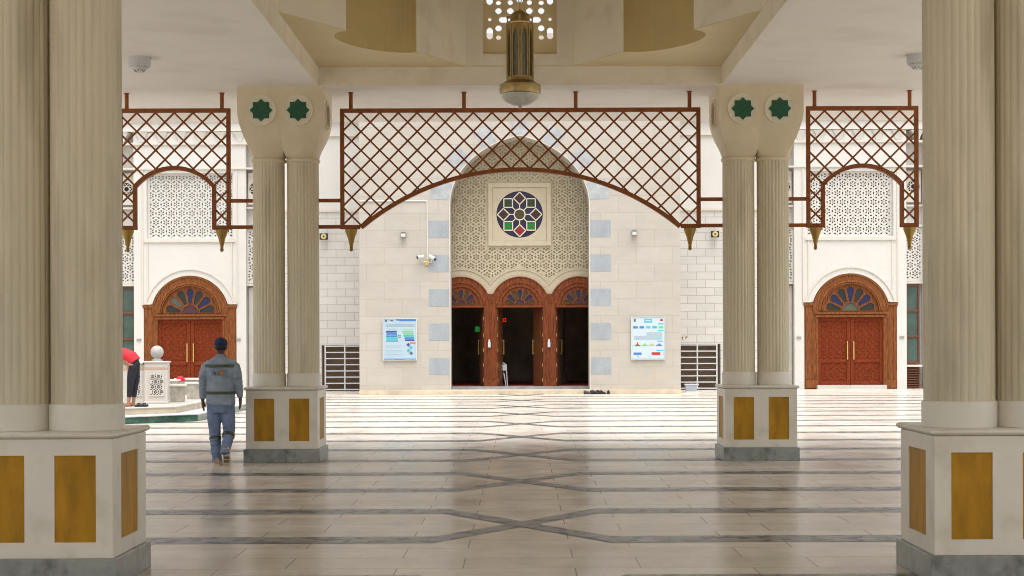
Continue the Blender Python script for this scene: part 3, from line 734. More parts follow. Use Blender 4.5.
# ------------------------------------------------------------------ side wings with big arched doors
def wing(s):
    side={-1:'left',1:'right'}[s]
    t=thing('wing_building','white plaster wing with carved screens around the '+side+' red carved door','building',(s*11.48+(-.02 if s<0 else -.02),57.7,0),'white wings flanking the portal')
    w=MB(s).box(-3.4,8,.4,.8,0,11.5)
    dn=[(-1.95,0),(-1.61,0),(-1.61,3.01),(-1.31,3.01)]+arc(0,2.65,1.357,164.5,15.5,32)+[(1.31,3.01),(1.61,3.01),(1.61,0),(1.95,0),(1.95,9.0),(-1.95,9.0)]
    w.add(*plate(dn,[rect(-1.5,1.5,5.30,7.58)],.35),fn=XZ(.176))
    for a_,b_ in ((-3.4,-2.56),(2.56,3.6),(4.2,5.4)): w.box(a_,b_,.003,.398,0,9.0)
    w.build('wall',M['white'],t,.008)
    tm=MB(s)
    tm.box(-3.4,8,-.06,.399,8.56,8.64).box(-3.4,8,-.05,.399,7.70,7.76)
    tm.box(-3.4,8,-.08,.399,9.36,9.45).box(-3.4,8,-.05,.399,9.02,9.06)
    tm.box(-1.58,1.58,-.05,.0,5.17,5.23).box(-1.52,1.52,-.03,.0,5.23,5.29)
    for q in (-1,1):
        a_,b_=sorted((q*1.44,q*1.48)); tm.box(a_,b_,-.03,0,3.3,5.168)
        a_,b_=sorted((q*1.62,q*1.67)); tm.box(a_,b_,-.035,0,3.07,7.69)
    tm.add(*plate(arc(0,2.65,1.62,15,165,32)+arc(0,2.65,1.56,165,15,32),[],.04),fn=XZ(-.02))
    tm.add(*plate(arc(0,2.65,1.42,16,164,32)+arc(0,2.65,1.365,164,16,32),[],.03),fn=XZ(-.015))
    for q in (-1,1): a_,b_=sorted((q*1.36,q*1.66)); tm.box(a_,b_,-.045,-.003,3.012,3.06)
    tm.build('moulding',M['white_trim'],t,.006)
    up=MB(s).box(-3.4,8,-.02,.398,9.46,11.5).box(-3.4,8,.0,.397,9.061,9.36)
    up.build('parapet',M['white'],t)
    br=MB(s); x=-3.1
    while x<7.9:
        pr=[]
        for k in range(7):
            zz=8.66+.055*k; e=.02+.085*(k/6)**1.6; 
            pr.append([(x-.05-e*2.2,.41,zz),(x-.05-e*1.6,.0-e*1.2,zz),(x+.05+e*1.6,.0-e*1.2,zz),(x+.05+e*2.2,.41,zz)])
        br.loft(pr,0,True); x+=.68
    br.build('bracket_frieze',M['white'],t)
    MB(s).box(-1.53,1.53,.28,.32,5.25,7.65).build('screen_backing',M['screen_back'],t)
    MB(s).add(*plate(rect(-1.498,1.498,5.302,7.578),girih(-1.49,1.49,5.31,7.57,.36,fat=1.2),.05),fn=XZ(.20)).build('carved_screen',M['white'],t)
    for q in (-1,1):
        def F(p,q=q): return p
        b=MB(s*q); b.add(*plate(rect(1.955,2.555,3.75,5.62),girih(1.96,2.55,3.77,5.6,.34,fat=1.3),.05),fn=XZ(.25)); b.build('carved_screen',M['white'],t)
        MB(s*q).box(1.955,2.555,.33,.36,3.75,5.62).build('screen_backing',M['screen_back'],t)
        for _z0,_z1,_n in ((3.66,3.74,'screen_sill'),(5.63,5.72,'screen_lintel'),(6.35,6.41,'string_course')): MB(s*q).box(1.952,2.558,.16,.399,_z0,_z1).build(_n,M['white_trim'],t)
        MB(s*q).add(*plate(rect(2.0,2.51,6.5,7.6),[circ(2.255,7.05,.23,8,pi/8)],.03),fn=XZ(.24)).build('window_surround',M['white_trim'],t)
        stt=MB(s*q).add(*plate(circ(2.255,7.05,.24,8,pi/8),[],.02),fn=XZ(.33)); so=stt.build('star_window',M['dark'],t)
        tb=MB(s*q)
        for k in range(8):
            a=pi*k/4; c=(2.255+.235*cos(a+pi/8),7.05+.235*sin(a+pi/8)); c2=(2.255+.235*cos(a+pi/8+3*pi/4),7.05+.235*sin(a+pi/8+3*pi/4))
            tb.bar((c[0],.26+.001*k,c[1]),(c2[0],.26+.001*k,c2[1]),.022,.02)
        tb.build('star_tracery',M['white_trim'],so)
    # tall window in the outer bay
    wf=MB(s).add(*plate(rect(1.958,2.45,.86,3.655),[rect(2.02,2.39,.95,1.78),rect(2.02,2.39,1.86,2.68),rect(2.02,2.39,2.76,3.57)],.08),fn=XZ(.26))
    wo=wf.build('window',M['wood_dark'],t,.006)
    MB(s).box(2.0,2.41,.27,.285,.93,3.60).build('pane',M['win'],wo)
    lv=MB(s)
    for k in range(8): lv.box(1.96,2.45,.12,.26,.04+.085*k,.075+.085*k)
    lv.box(1.96,2.45,.28,.3,.02,.74); lv.build('louvre',M['wood_dark'],t)
    MB(s).box(1.953,2.5,.05,.398,.76,.83).build('window_sill',M['white_trim'],t)
    # inner bay: pale closed panel
    MB(s).box(-2.5,-2.0,.28,.34,0,3.6).build('blind_panel',mat('grey_plaster',(.5,.48,.44),.7,.08,3),t)
    # ---- door
    dr=bpy.data.objects.new('door',None); C.objects.link(dr); dr.parent=t
    dr['label']='closed double door of carved red wood under a petal fanlight, '+side
    ol=[(-1.6,.02),(-1.12,.02),(-1.12,2.486),(1.12,2.486),(1.12,.02),(1.6,.02),(1.6,3.0),(1.30,3.0)]+arc(0,2.65,1.345,15.1,164.9,40)+[(-1.30,3.0),(-1.6,3.0)]
    MB(s).add(*plate(ol,[arc(0,2.69,1.0,0,180,32)],.2),fn=XZ(.10)).build('frame',M['wood'],dr,.012)
    mo=MB(s)
    for r0,r1,pr in ((1.28,1.33,.02),(1.04,1.11,.03),(.985,1.02,.045)):
        mo.add(*plate(arc(0,2.67,r1,3,177,40)+arc(0,2.67,r0,177,3,40),[],.05),fn=XZ(-pr+.012))
    mo.box(-1.28,1.28,-.06,-.001,2.60,2.66).box(-1.2,1.2,-.045,-.001,2.50,2.56)
    for q in (-1,1):
        for a_,b_ in ((1.14,1.20),(1.50,1.56),(1.30,1.34)): x0,x1=sorted((q*a_,q*b_)); mo.box(x0,x1,-.03,-.001,.35,2.95 if a_>1.45 else 2.44)
        x0,x1=sorted((q*1.15,q*1.58)); mo.box(x0,x1,-.05,-.001,.03,.32); x0,x1=sorted((q*1.30,q*1.64)); mo.box(x0,x1,-.04,-.002,2.90,2.99)
    mo.build('moulding',M['wood'],dr,.008)
    cols=['pane_dark','pane_blue','pane_dark','pane_blue','pane_dark','pane_blue','pane_dark'] if s>0 else ['pane_dark','pane_grey','pane_dark','pane_blue','pane_dark','pane_blue','pane_dark'][::1]
    fan(dr,s,.06,0,2.70,.95,cols if s>0 else cols[::1],M['wood'],'pane_purple' if s<0 else 'pane_grey')
    for q in (-1,1):
        x0,x1=sorted((q*.006,q*1.118)); xa,xb=sorted((q*.12,q*1.02))
        lf=MB(s).box(x0,x1,.10,.16,.14,2.484)
        lf.add(*plate(rect(x0,x1,.142,2.482),[rect(xa,xb,.28,.92),rect(xa,xb,1.04,2.36)],.03),fn=XZ(.084))
        # raised strapwork
        for zz0,zz1 in ((.28,.92),(1.04,2.36)):
            w_=xb-xa; n_=4; c_=w_/n_
            i=0
            zz=zz0
            while zz<zz1-.05:
                for i in range(n_):
                    X=xa+c_*(i+.5); Zc=min(zz+c_/2,zz1-c_/2)
                    a0=star8(X,Zc,c_*.46); b0=star8(X,Zc,c_*.34)
                    lf.add(*plate(a0,[b0],.012),fn=XZ(.094))
                zz+=c_
        lf.build('leaf',M['leaf'],dr)
        hd=MB(s); hx=q*.11
        hd.box(hx-.018,hx+.018,.0,.03,1.02,1.66); 
        for zz in (1.04,1.62): hd.box(hx-.016,hx+.016,.03,.07,zz-.02,zz+.02)
        hd.build('handle',M['handle'],dr)
    MB(s).box(-1.2,1.2,-.25,.1,0,.135).build('door_step',M['marble_w'],t)
    return t
wing(-1); wing(1)

# ------------------------------------------------------------------ notice boards
def MM(*names): return [M[n] if isinstance(n,str) else n for n in names]
def flat(name,c): return mat(name,c,.45,.05,20)
bd_bg=flat('board_pale_blue',(.40,.53,.62)); bd_b=flat('board_blue',(.06,.20,.52)); bd_t=flat('board_teal',(.06,.42,.46)); bd_g=flat('board_green',(.20,.50,.22))
bd_n=flat('board_navy',(.04,.07,.26)); bd_r=flat('board_red',(.55,.03,.03)); bd_k=flat('board_ink',(.10,.13,.17)); bd_l=flat('board_light_text',(.30,.40,.48)); bd_w=flat('board_white',(.52,.62,.67)); bd_y=flat('board_yellow',(.5,.5,.05)); bd_c=flat('board_cyan',(.10,.45,.62))
PM=[bd_bg,bd_b,bd_t,bd_g,bd_n,bd_r,bd_k,bd_l,bd_w,bd_y,bd_c]
def board(x,z0,z1,w,label):
    t=thing('notice_board',label,'notice board',(x,YP-.06,0),'notice boards on the portal')
    MB().box(-w/2,w/2,0,.05,z0,z1).build('panel',bd_bg,t,.004)
    MB().add(*plate(rect(-w/2-.012,w/2+.012,z0-.012,z1+.012),[rect(-w/2+.012,w/2-.012,z0+.012,z1-.012)],.02),fn=XZ(-.004)).build('rim',M['lightgrey'],t)
    return t
# scale: zoom 10.48 px per photo px ; sign 1 spans px 82..432 (w), 88..520 (h)
wl=33.4/SP; zl1=1.6+(344-318.4)/SP; zl0=1.6+(344-359.6)/SP
b1=board((400-521)/SP,zl0,zl1,wl,'light blue notice board with arrow blocks, left of the portal arch')
def printer(board_o,w,z0,z1,items):
    pr=MB()
    for it in items:
        m,u0,u1,v0,v1=it[:5]; sk=it[5] if len(it)>5 else 0
        y=-.003-.0012*(it[6] if len(it)>6 else 0)
        X=lambda u:-w/2+w*u; Z=lambda v:z1-(z1-z0)*v
        pr.add([(X(u0+sk),y,Z(v0)),(X(u1+sk),y,Z(v0)),(X(u1),y,Z(v1)),(X(u0),y,Z(v1))],[(0,1,2,3)],None,m)
    pr.build('print',PM,board_o)
it=[(1,.40,.98,.015,.045),(1,.48,.98,.045,.06,.05),(6,.06,.12,.02,.075),(6,.22,.31,.03,.06),(1,.02,.98,.965,.99),(4,.35,.65,.975,.99,0,1)]
for k in range(4): it.append((7,.08,.94,.12+.02*k,.13+.02*k))
it+=[(7,.14,.42,.245,.255),(7,.62,.88,.245,.255)]
for k in range(5): it.append(([4,1,1,2,2][k],.08+.015*(k%2),.40+.01*k,.29+.056*k,.335+.056*k,.02))
for k in range(5): it.append(([3,3,2,1,4][k],.58+.02*k,.90+.01*k,.29+.052*k,.33+.052*k))
it+=[(8,.42,.57,.36,.48),(1,.45,.54,.385,.41,0,1),(3,.45,.54,.415,.43,0,1),(4,.45,.54,.435,.455,0,1),(5,.80,.97,.575,.60),(7,.08,.55,.65,.658),(7,.08,.52,.68,.688),(7,.08,.58,.77,.778),(7,.08,.54,.80,.808),(7,.08,.58,.86,.868),(7,.1,.3,.92,.926),(7,.4,.6,.92,.926)]
printer(b1,wl,zl0,zl1,it)
dmn=MB()
for (u,v,m) in ((.755,.63,4),(.83,.70,2),(.76,.77,2),(.84,.835,6)):
    X=-wl/2+wl*u; Z=zl1-(zl1-zl0)*v
    dmn.add([(X-.062,-.006,Z),(X,-.006,Z-.062),(X+.062,-.006,Z),(X,-.006,Z+.062)],[(0,1,2,3)],None,m)
dmn.build('diamond_print',PM,b1)
wr=33.4/SP; zr1=1.6+(344-317.6)/SP; zr0=1.6+(344-359.6)/SP
b2=board((648-521)/SP,zr0,zr1,wr,'white and pale blue notice board with coloured chart rows, right of the portal arch')
it=[(8,.02,.98,.02,.98),(10,.38,.62,.04,.135,0,1),(8,.42,.58,.075,.095,0,2),(6,.07,.13,.04,.11,0,1),(6,.85,.95,.055,.09,0,1),(5,.88,.92,.045,.10,0,2),
    (10,.79,.96,.145,.175,0,1),(10,.79,.96,.305,.335,0,1),(10,.77,.94,.56,.59,0,1),(10,.74,.96,.78,.81,0,1)]
for k,m in enumerate((1,1,10,2,3)): it.append((m,.05+.19*k,.19+.19*k,.215,.27,0,1))
for k in range(8): it.append((7,(.45 if k<4 else .08),.92,.355+.024*k,.367+.024*k,0,1))
for k,m in enumerate((5,3,9,1)):
    it.append((m,.09+.215*k,.27+.215*k,.665,.69,0,1)); it.append((m,.13+.215*k,.23+.215*k,.645,.665,0,1)); it.append((m,.16+.215*k,.20+.215*k,.625 if k else .60,.645,0,1))
it+=[(1,.06,.30,.84,.90,0,1),(1,.06,.30,.86,.875,0,2),(8,.305,.38,.845,.895,0,1),(5,.60,.86,.835,.905,0,1),(8,.87,.94,.845,.895,0,2),(5,.94,.95,.845,.895,0,1),(1,.17,.21,.93,.95,0,1),(7,.5,.56,.93,.94,0,1)]
printer(b2,wr,zr0,zr1,it)

# ------------------------------------------------------------------ small fixtures on the walls
def wx(px,Y): return (px-521)*Y/1660
def wz(py,Y): return 1.6+(344-py)*Y/1660
def flood(px,py,Y,label,big):
    t=thing('wall_light',label,'wall light',(wx(px,Y),Y,wz(py,Y)),'floodlights on the brick walls' if big else 'small lamps on the portal')
    if big:
        MB().box(-.14,.14,-.16,-.04,-.11,.11).build('housing',M['black'],t,.015)
        MB().lathe([(.075,0),(.095,.0),(.095,.02),(.005,.022)],24,fn=lambda p:(p[0],-.162-p[2]*.5,p[1])).build('lens',mat('yellow_lens',(.62,.50,.20),.3,.1,20),t)
        MB().lathe([(.03,0),(.03,.02),(.002,.022)],12,fn=lambda p:(p[0],-.174-p[2]*.5,p[1])).build('bulb',M['black'],t)
        MB().box(-.03,.03,-.04,.02,-.05,.05).build('bracket',M['grey'],t)
    else:
        MB().box(-.09,.09,-.15,-.01,-.07,.08).box(-.07,.07,-.17,-.02,.08,.11).build('housing',M['grey'],t,.012)
        MB().box(-.065,.065,-.157,-.151,-.05,.05).build('lens',M['lightgrey'],t)
flood(324.5,236,56.9,'black square floodlight with yellow lens on the left brick wall',True)
flood(715,235,56.9,'black square floodlight with yellow lens on the right brick wall',True)
flood(404,235,52.99,'small grey box lamp on the portal, left of the arch',False)
flood(634.5,234,52.99,'small grey box lamp on the portal, right of the arch',False)
ct=thing('security_camera','pair of white cameras on a yellow bracket with conduit, left of the arch','security camera',(wx(427.5,YP),YP,wz(262,YP)))
MB().box(-.06,.06,-.06,-.002,-.10,.12).build('junction_box',mat('yellowed_box',(.55,.42,.12),.5,.2,9),ct,.01)
MB().tube([(-.02,-.05,0),(-.15,-.10,.03),(-.17,-.14,.10)],.02,8).tube([(.02,-.05,0),(.14,-.10,.0),(.15,-.14,.08)],.02,8).build('bracket_arm',M['lightgrey'],ct)
for s,(a,b_) in ((-1,((-.28,-.16,.15),(-.10,-.14,.18))),(1,((.24,-.18,.10),(.07,-.13,.20)))):
    o=MB().tube([a,b_],.06,12).build('camera_body',M['white_metal'],ct)
    d=(Vector(a)-Vector(b_)).normalized(); MB().tube([tuple(Vector(a)-d*.01),tuple(Vector(a)+d*.05)],.05,12).build('camera_lens',M['black'],o)
MB().tube([(-.0,-.02,.12),(0,-.02,1.93),(-.02,-.02,1.96),(-2.15,-.02,1.96)],.018,8).build('conduit',M['pipe'],ct)

for px,lb in ((489.3,'white dispenser on the post between left and middle portal doors'),(549,'white dispenser on the post between middle and right portal doors')):
    Y=YP+YD-.09; t=thing('soap_dispenser',lb,'dispenser',(wx(px,Y),Y,wz(343.5,Y)),'white dispensers on the door posts')
    MB().box(-.045,.045,-.07,0,-.13,.06).build('body',M['white_metal'],t,.015)
    MB().box(-.03,.03,-.05,0,.06,.13).build('cap',M['lightgrey'],t,.01)
t=thing('folded_chair','white folded chair leaning inside the middle door, by its left post','chair',(wx(503,54.9),54.9,.20))
MB().tube([(-.12,0,0),(-.10,.05,.72),(.0,.06,.78),(.10,.05,.72),(.14,0,0)],.018,8).build('frame',M['white_metal'],t)
MB().tube([(.10,-.08,.0),(.02,0,.45)],.016,8).tube([(-.06,-.08,.0),(-.04,0,.45)],.016,8).build('rear_legs',M['white_metal'],t)
MB().box(-.10,.10,.03,.05,.52,.72).build('backrest',M['lightgrey'],t,.01)
t=thing('exit_sign','small green lit sign in the dark hall behind the left door','sign',(wx(479,58.5),58.5,wz(329,58.5)))
MB().box(-.17,.17,0,.05,-.13,.13).build('housing',M['black'],t); MB().box(-.13,.13,-.006,-.001,-.09,.09).build('lit_face',emis('green_light',(.01,.35,.05),.22),t)
t=thing('led_clock','red lit display in the dark hall inside the middle door','clock',(wx(501,59),59,wz(320,59)))
MB().box(-.2,.2,0,.05,-.13,.13).build('housing',M['black'],t)
g=MB()
for x in (-.14,-.05,.06,.15):
    for z in (-.05,.05): g.box(x-.03,x+.02,-.008,-.002,z-.008,z+.008)
    g.box(x+.02,x+.03,-.008,-.002,-.06,.06)
g.build('digits',emis('red_light',(.7,.01,.01),1.5),t)
# tap and bucket by the right marble strip
Y=56.8; t=thing('water_tap','small brass wall taps above the marble strip right of the portal','tap',(wx(684,Y),Y,wz(339,Y)))
MB().tube([(-.05,.1,0),(-.05,-.04,.02),(-.06,-.06,-.04)],.018,8).tube([(.07,.1,0),(.07,-.04,.02),(.10,-.06,.06)],.018,8).build('spout',M['brass'],t)
MB().box(-.09,-.03,-.05,-.01,.03,.055).box(.04,.12,-.05,-.01,.04,.065).build('valve',M['black'],t)
Y=55.6; t=thing('wash_tub','white and blue wash tub on the floor at the foot of the right brick wall','tub',(wx(691,Y),Y,0))
MB().loft([[(-.17,-.15,0),(.17,-.15,0),(.17,.15,0),(-.17,.15,0)],[(-.2,-.18,.2),(.2,-.18,.2),(.2,.18,.2),(-.2,.18,.2)]],0,False).build('body',mat('bluish_plastic',(.42,.48,.60),.5,.1,10),t)
MB().box(-.23,.24,-.2,.2,.202,.245).build('lid',M['white_metal'],t,.01)
# switch plates beside the doors
for i,(px,lb) in enumerate(((139,'small grey plate on the white wall left of the left carved door'),(238.5,'small grey plate on the white wall right of the left carved door'),(799,'small grey plate on the white wall left of the right carved door'),(902,'small grey plate on the white wall right of the right carved door'))):
    Y=57.68; tag(MB().box(-.08,.08,-.02,0,-.035,.035).build('switch_plate',M['grey'],None,.004,(wx(px,Y),Y,wz(338.5,Y))),lb,'switch plate','switch plates by the carved doors')

# shoes
def shoe_mesh(mb,x,y,z,a,l=.30,w=.12,h=.13):
    ca,sa=cos(a),sin(a)
    prof=[(-.5,.30,.9),(-.35,.44,1),(-.1,.38,.75),(.15,.46,.5),(.38,.42,.38),(.5,.2,.25)]
    rings=[]
    for u,ww,hh in prof:
        ring=[]
        for k in range(10):
            t=pi*k/9; px=u*l; py=ww*w*cos(t); pz=hh*h*sin(t)
            ring.append((x+px*ca-py*sa,y+px*sa+py*ca,z+pz))
        rings.append(ring)
    mb.loft(rings,0,True)
def pair(px,Y,z,a,label,mats,grp,l=.26):
    x=wx(px,Y); t=thing('shoes',label,'shoes',(x,Y,z),grp)
    for s in (-1,1):
        m=MB(); shoe_mesh(m,s*.09,s*.04,0.004,a+s*.3); m.build('shoe',mats,t)
pair(591,52.7,0,.4,'leftmost pair of dark shoes on the floor at the right foot of the portal arch',M['black'],'shoes left at the portal')
pair(598,52.75,0,-.3,'middle pair of dark shoes on the floor at the right foot of the portal arch',M['blackcloth'],'shoes left at the portal')
pair(605.5,52.7,0,1.2,'rightmost pair of dark shoes on the floor below the right grey quoins',M['black'],'shoes left at the portal')
pair(491,54.9,.141,.2,'dark shoes at the foot of the left door post of the portal',M['black'],'shoes left at the portal')
pair(549.5,54.9,.141,.1,'dark shoes at the foot of the right door post of the portal',M['black'],'shoes left at the portal')
pair(508.5,54.6,.141,.9,'dark sandals on the threshold in front of the middle door',M['blackcloth'],'shoes left at the portal')

# ------------------------------------------------------------------ ablution fountain at left
def octa(ap,cx,cy_): return [(cx+ap/cos(pi/8)*cos(pi/8+pi/4*k), cy_+ap/cos(pi/8)*sin(pi/8+pi/4*k)) for k in range(8)]
FX,FY=-15.25,38.4
ft=thing('fountain_platform','octagonal stepped marble platform with green lower riser behind the walking man','platform',(FX,FY,0))
def slab(ap,z0,z1,m,nm,bev=.01):
    p=octa(ap,0,0); MB().loft([[(x,y,z0) for x,y in p],[(x,y,z1) for x,y in p]],0,False).build(nm,m,ft,bev)
slab(8.45,0,.135,M['greenmarble'],'green_riser',0); slab(8.49,.136,.165,M['marble_strip'],'lower_tread'); slab(7.95,.166,.285,M['step'],'cream_riser',0); slab(7.98,.286,.315,M['marble_w'],'upper_tread')
ZP=.315
def XZat(px,Y): return wx(px,Y)
# fountain surround wall with ball finial
YW=36.6; k=1660/YW
fw=thing('fountain_wall','white marble fountain wall with carved grey panels and a stone ball on its post','fountain wall',(wx(156,YW),YW,ZP))
hW=wz(361.5,YW)-ZP
fw.rotation_euler.z=R_(6)
MB().box(-.25,.25,-.05,.45,0,hW).build('post',M['marble_w'],fw,.01)
MB().box(-1.9,-.251,.02,.38,0,hW-.03).build('wall',M['marble_w'],fw,.01)
MB().box(-.28,.28,-.08,.48,hW,hW+.035).box(-1.9,-.281,-.02,.42,hW-.029,hW+.02).box(-.26,.26,-.07,.47,.0,.06).build('coping',M['marble_w'],fw,.012)
MB().box(-.24,.26,-.06,-.051,hW-.14,hW-.10).box(-1.9,-.26,.005,.019,hW-.14,hW-.10).build('pink_band',mat('pink_marble',(.50,.33,.25),.4,.2,6),fw)
fl=MB().lathe([(.12,hW+.034),(.12,hW+.06),(.075,hW+.08),(.075,hW+.11)],24,(0,.2,0)); fl.ball((0,.2,hW+.235),.145,n=28); fl.build('ball_finial',mat('speckled_granite',(.40,.395,.375),.6,.3,28),fw)
def cpanel(x0,x1,y):
    o=MB().box(x0,x1,y-.004,y+.01,.16,hW-.22).build('carved_panel',mat('grey_carving',(.13,.13,.13),.8,.2,10),fw)
    hs_=girih(x0+.005,x1-.005,.165,hW-.225,.13,fat=2.0)
    MB().add(*plate(rect(x0-.0,x1+.0,.16,hW-.22),hs_,.012),fn=XZ(y-.012)).build('fretwork',M['marble_w'],o)
cpanel(-.14,.19,-.052)
for i in range(4): cpanel(-.62-.42*i,-.31-.42*i,.018)
# planters
def planter(px,Y,w,h,label,a=0):
    t=thing('planter',label,'planter',(wx(px,Y),Y,ZP),'pale stone planters on the platform',R_(a))
    w/=2; b=w*.84
    MB().loft([[(-b,-b,0),(b,-b,0),(b,b,0),(-b,b,0)],[(-w*.97,-w*.97,h-.05),(w*.97,-w*.97,h-.05),(w*.97,w*.97,h-.05),(-w*.97,w*.97,h-.05)]],0,False).build('body',M['planter'],t,.012)
    MB().add(*plate(rect(-w-.02,w+.02,-w-.02,w+.02),[rect(-w+.03,w-.03,-w+.03,w-.03)],.05),fn=XYp(h-.022)).build('rim',M['white_trim'],t,.006)
    MB().box(-w+.04,w-.04,-w+.04,w-.04,h-.08,h-.03).build('soil',mat('dry_soil',(.12,.09,.06),.9,.3,20),t)
planter(177,37.6,.38,.40,'pale square stone planter nearest the ball-topped post',8)
planter(195,39.6,.40,.40,'pale square stone planter half hidden by the walking man',5)
planter(171,42.0,.40,.42,'pale stone planter behind the nearest one, against the red door',0)
planter(189,43.5,.62,.42,'wide pale stone planter at the back of the platform, behind the others',0)
tag(MB().ball((0,0,.06),(.10,.08,.075),0,12).ball((.07,.03,.04),(.06,.05,.045),0,10).build('red_cloth',M['red'],None,0,(wx(180,42.2),42.2,ZP+.37)),'crumpled red cloth between the two back planters','cloth')
MB_=None
o=thing('sandals','dark strapped sandals on the platform beside the bent person','sandals',(wx(141,34.75),34.75,ZP))
for s in (-1,1):
    m=MB(); m.tube([(-.12,s*.08,.015),(0,s*.08,.015),(.13,s*.08,.015)],[(.035,.012),(.05,.014),(.035,.012)],10); 
    for u in (-.05,.06): m.tube([(u,s*.08-.045,.02),(u,s*.08-.03,.07),(u,s*.08+.03,.07),(u,s*.08+.045,.02)],.012,6)
    m.build('sandal',M['black'],o)

# ------------------------------------------------------------------ people
# walking man seen from behind (x right, y away, z up, origin between the feet)
MX=(220.5-521)*22.1/1660
man=thing('person','man in blue grey work clothes and navy cap walking away from the camera','person',(MX,22.1,0))
hip=.86
body=MB()
# torso, neck, head
body.tube([(0,0,.84),(0,0,.98),(0,.0,1.15),(0,.0,1.30),(0,.0,1.39),(0,.0,1.43)],[(.15,.105),(.14,.10),(.155,.11),(.175,.11),(.15,.09),(.06,.06)],20)
body.tube([(0,.0,1.40),(0,.015,1.50)],[.055,.052],12)
body.ball((0,.025,1.585),(.076,.096,.108),n=24); body.ball((0,.075,1.53),(.05,.05,.05),n=14)
body.tube([(0,.118,1.60),(0,.138,1.575),(0,.122,1.555)],[.010,.016,.012],8)
for s in (-1,1): body.ball((s*.078,.02,1.58),(.012,.022,.034),n=10)
armL=[(-.185,0,1.34),(-.235,-.02,1.12),(-.245,.03,.88)]; armR=[(.185,0,1.34),(.24,-.03,1.12),(.25,.06,.90)]
for A in (armL,armR): body.tube(A,[.052,.042,.028],12)
def hand(mb,w,d,s):
    w=Vector(w); 
    mb.tube([tuple(w),tuple(w+Vector((0,.01,-.05))),tuple(w+Vector((0,.015,-.095)))],[(.026,.018),(.020,.036),(.019,.038)],10)
    for i,l in enumerate((.070,.082,.076,.058)):
        y0=.042-.026*i
        b0=w+Vector((0,.015+y0,-.085)); 
        mb.tube([tuple(b0),tuple(b0+Vector((-s*.004,.002,-l*.5))),tuple(b0+Vector((-s*.016,-.004,-l)))],[.0105,.010,.0085],8)
    b0=w+Vector((-s*.004,.035,-.035))
    mb.tube([tuple(b0),tuple(b0+Vector((-s*.01,.035,-.035))),tuple(b0+Vector((-s*.016,.045,-.07)))],[.013,.012,.0095],8)
hand(body,armL[-1],0,-1); hand(body,armR[-1],0,1)
legL=[(-.085,0,.84),(-.075,.03,.47),(-.045,.0,.08)]; legR=[(.085,0,.84),(.105,.03,.47),(.085,-.22,.17)]
for A in (legL,legR): body.tube(A,[.085,.058,.038],14)
body.ball((0,0,.86),(.15,.10,.10),n=18)
remeshed(body,'body',M['skin_d'],man,.0085,2)
jk=MB()
jk.tube([(0,0,.80),(0,.0,.86),(0,.0,.97),(0,0,1.15),(0,0,1.29),(0,0,1.375),(0,0,1.43),(0,.005,1.455)],[(.195,.135),(.195,.135),(.188,.13),(.19,.132),(.205,.128),(.185,.112),(.10,.085),(.068,.068)],24)
for A,s in ((armL,-1),(armR,1)):
    P0=[Vector(p) for p in A]; P0[-1]=P0[-1]+(P0[-2]-P0[-1])*.06
    mid1=P0[0].lerp(P0[1],.5)+Vector((s*.012,0,0)); mid2=P0[1].lerp(P0[2],.5)
    jk.tube([tuple(P0[0]+Vector((-s*.05,0,.03))),tuple(P0[0]+Vector((s*.012,0,-.03))),tuple(mid1),tuple(P0[1]),tuple(mid2),tuple(P0[2])],[.052,.066,.061,.055,.050,.044],14)
    for q in range(4):
        c=P0[1].lerp(P0[2],-.25+q*.3); jk.tube([tuple(c+Vector((0,0,.012))),tuple(c+Vector((s*.004,0,-.012)))],[.06-.003*q,.060-.003*q],12)
jk.tube([(-.16,-.10,.84),(.16,-.11,.82)],.03,8)
jko=remeshed(jk,'jacket',M['denim'],man,.009,3)
tp=MB()
def band(z0,z1,rx,ry,cx=0,cyy=0):
    tp.loft([[ (cx+rx*cos(2*pi*i/40),cyy+ry*sin(2*pi*i/40),z) for i in range(40)] for z in (z0,z1)],0,True,False)
band(.945,.985,.192,.134)
tp.build('waist_tape',M['strip'],jko)
# chest tape across shoulders (wrapped over the back)
tt=MB(); rr=[]
for i in range(25):
    a=pi+pi*i/24; rr.append([(.212*cos(a),.142*sin(a)*1.0,z) for z in (1.305,1.343)])
tt.loft([[p[0] for p in rr],[p[1] for p in rr]],0,True,False,False); tt.build('shoulder_tape',M['strip'],jko)
lg=MB(); yb=-.141
def bk(x): return -.1385*math.sqrt(max(0,1-(x/.21)**2))-.004
def dec(pts,m,off=0): lg.add([(x,bk(x)-off,z) for x,z in pts],[tuple(range(len(pts)))],None,m)
dec([(-.10+.02*i,1.275) for i in range(11)][:1]+[(-.10+.02*i,1.275) for i in range(1,11)]+[(.10-.02*i,1.195) for i in range(11)],0)
dec([(x,z) for x,z in [(.035+.038*cos(a),1.238+.026*sin(a)) for a in [2*pi*i/14 for i in range(14)]]],3,.002)
dec([(-.018,1.215),(.0,1.213),(.014,1.235),(.018,1.262),(.0,1.25)],2,.002)
dec([(-.03,1.213),(-.045,1.210),(-.065,1.228),(-.075,1.255),(-.05,1.24)],1,.002)
lg.build('back_print',[mat('patch_cloth',(.19,.25,.315),.85,.15,20),M['navyprint'],M['greenprint'],M['orange']],jko)
cl=MB(); cl.tube([(0,.005,1.43),(0,.01,1.475)],[.074,.066],20); remeshed(cl,'collar',M['denim'],jko,.007,1)
tr_=MB()
tr_.tube([(0,0,.70),(0,0,.80),(0,0,.92)],[(.155,.115),(.17,.125),(.165,.12)],20)
tr_.tube([(-.088,0,.80),(-.092,.01,.62),(-.085,.03,.45),(-.07,.01,.28),(-.05,-.01,.10),(-.048,-.01,.05)],[.100,.092,.078,.072,.064,.068],16)
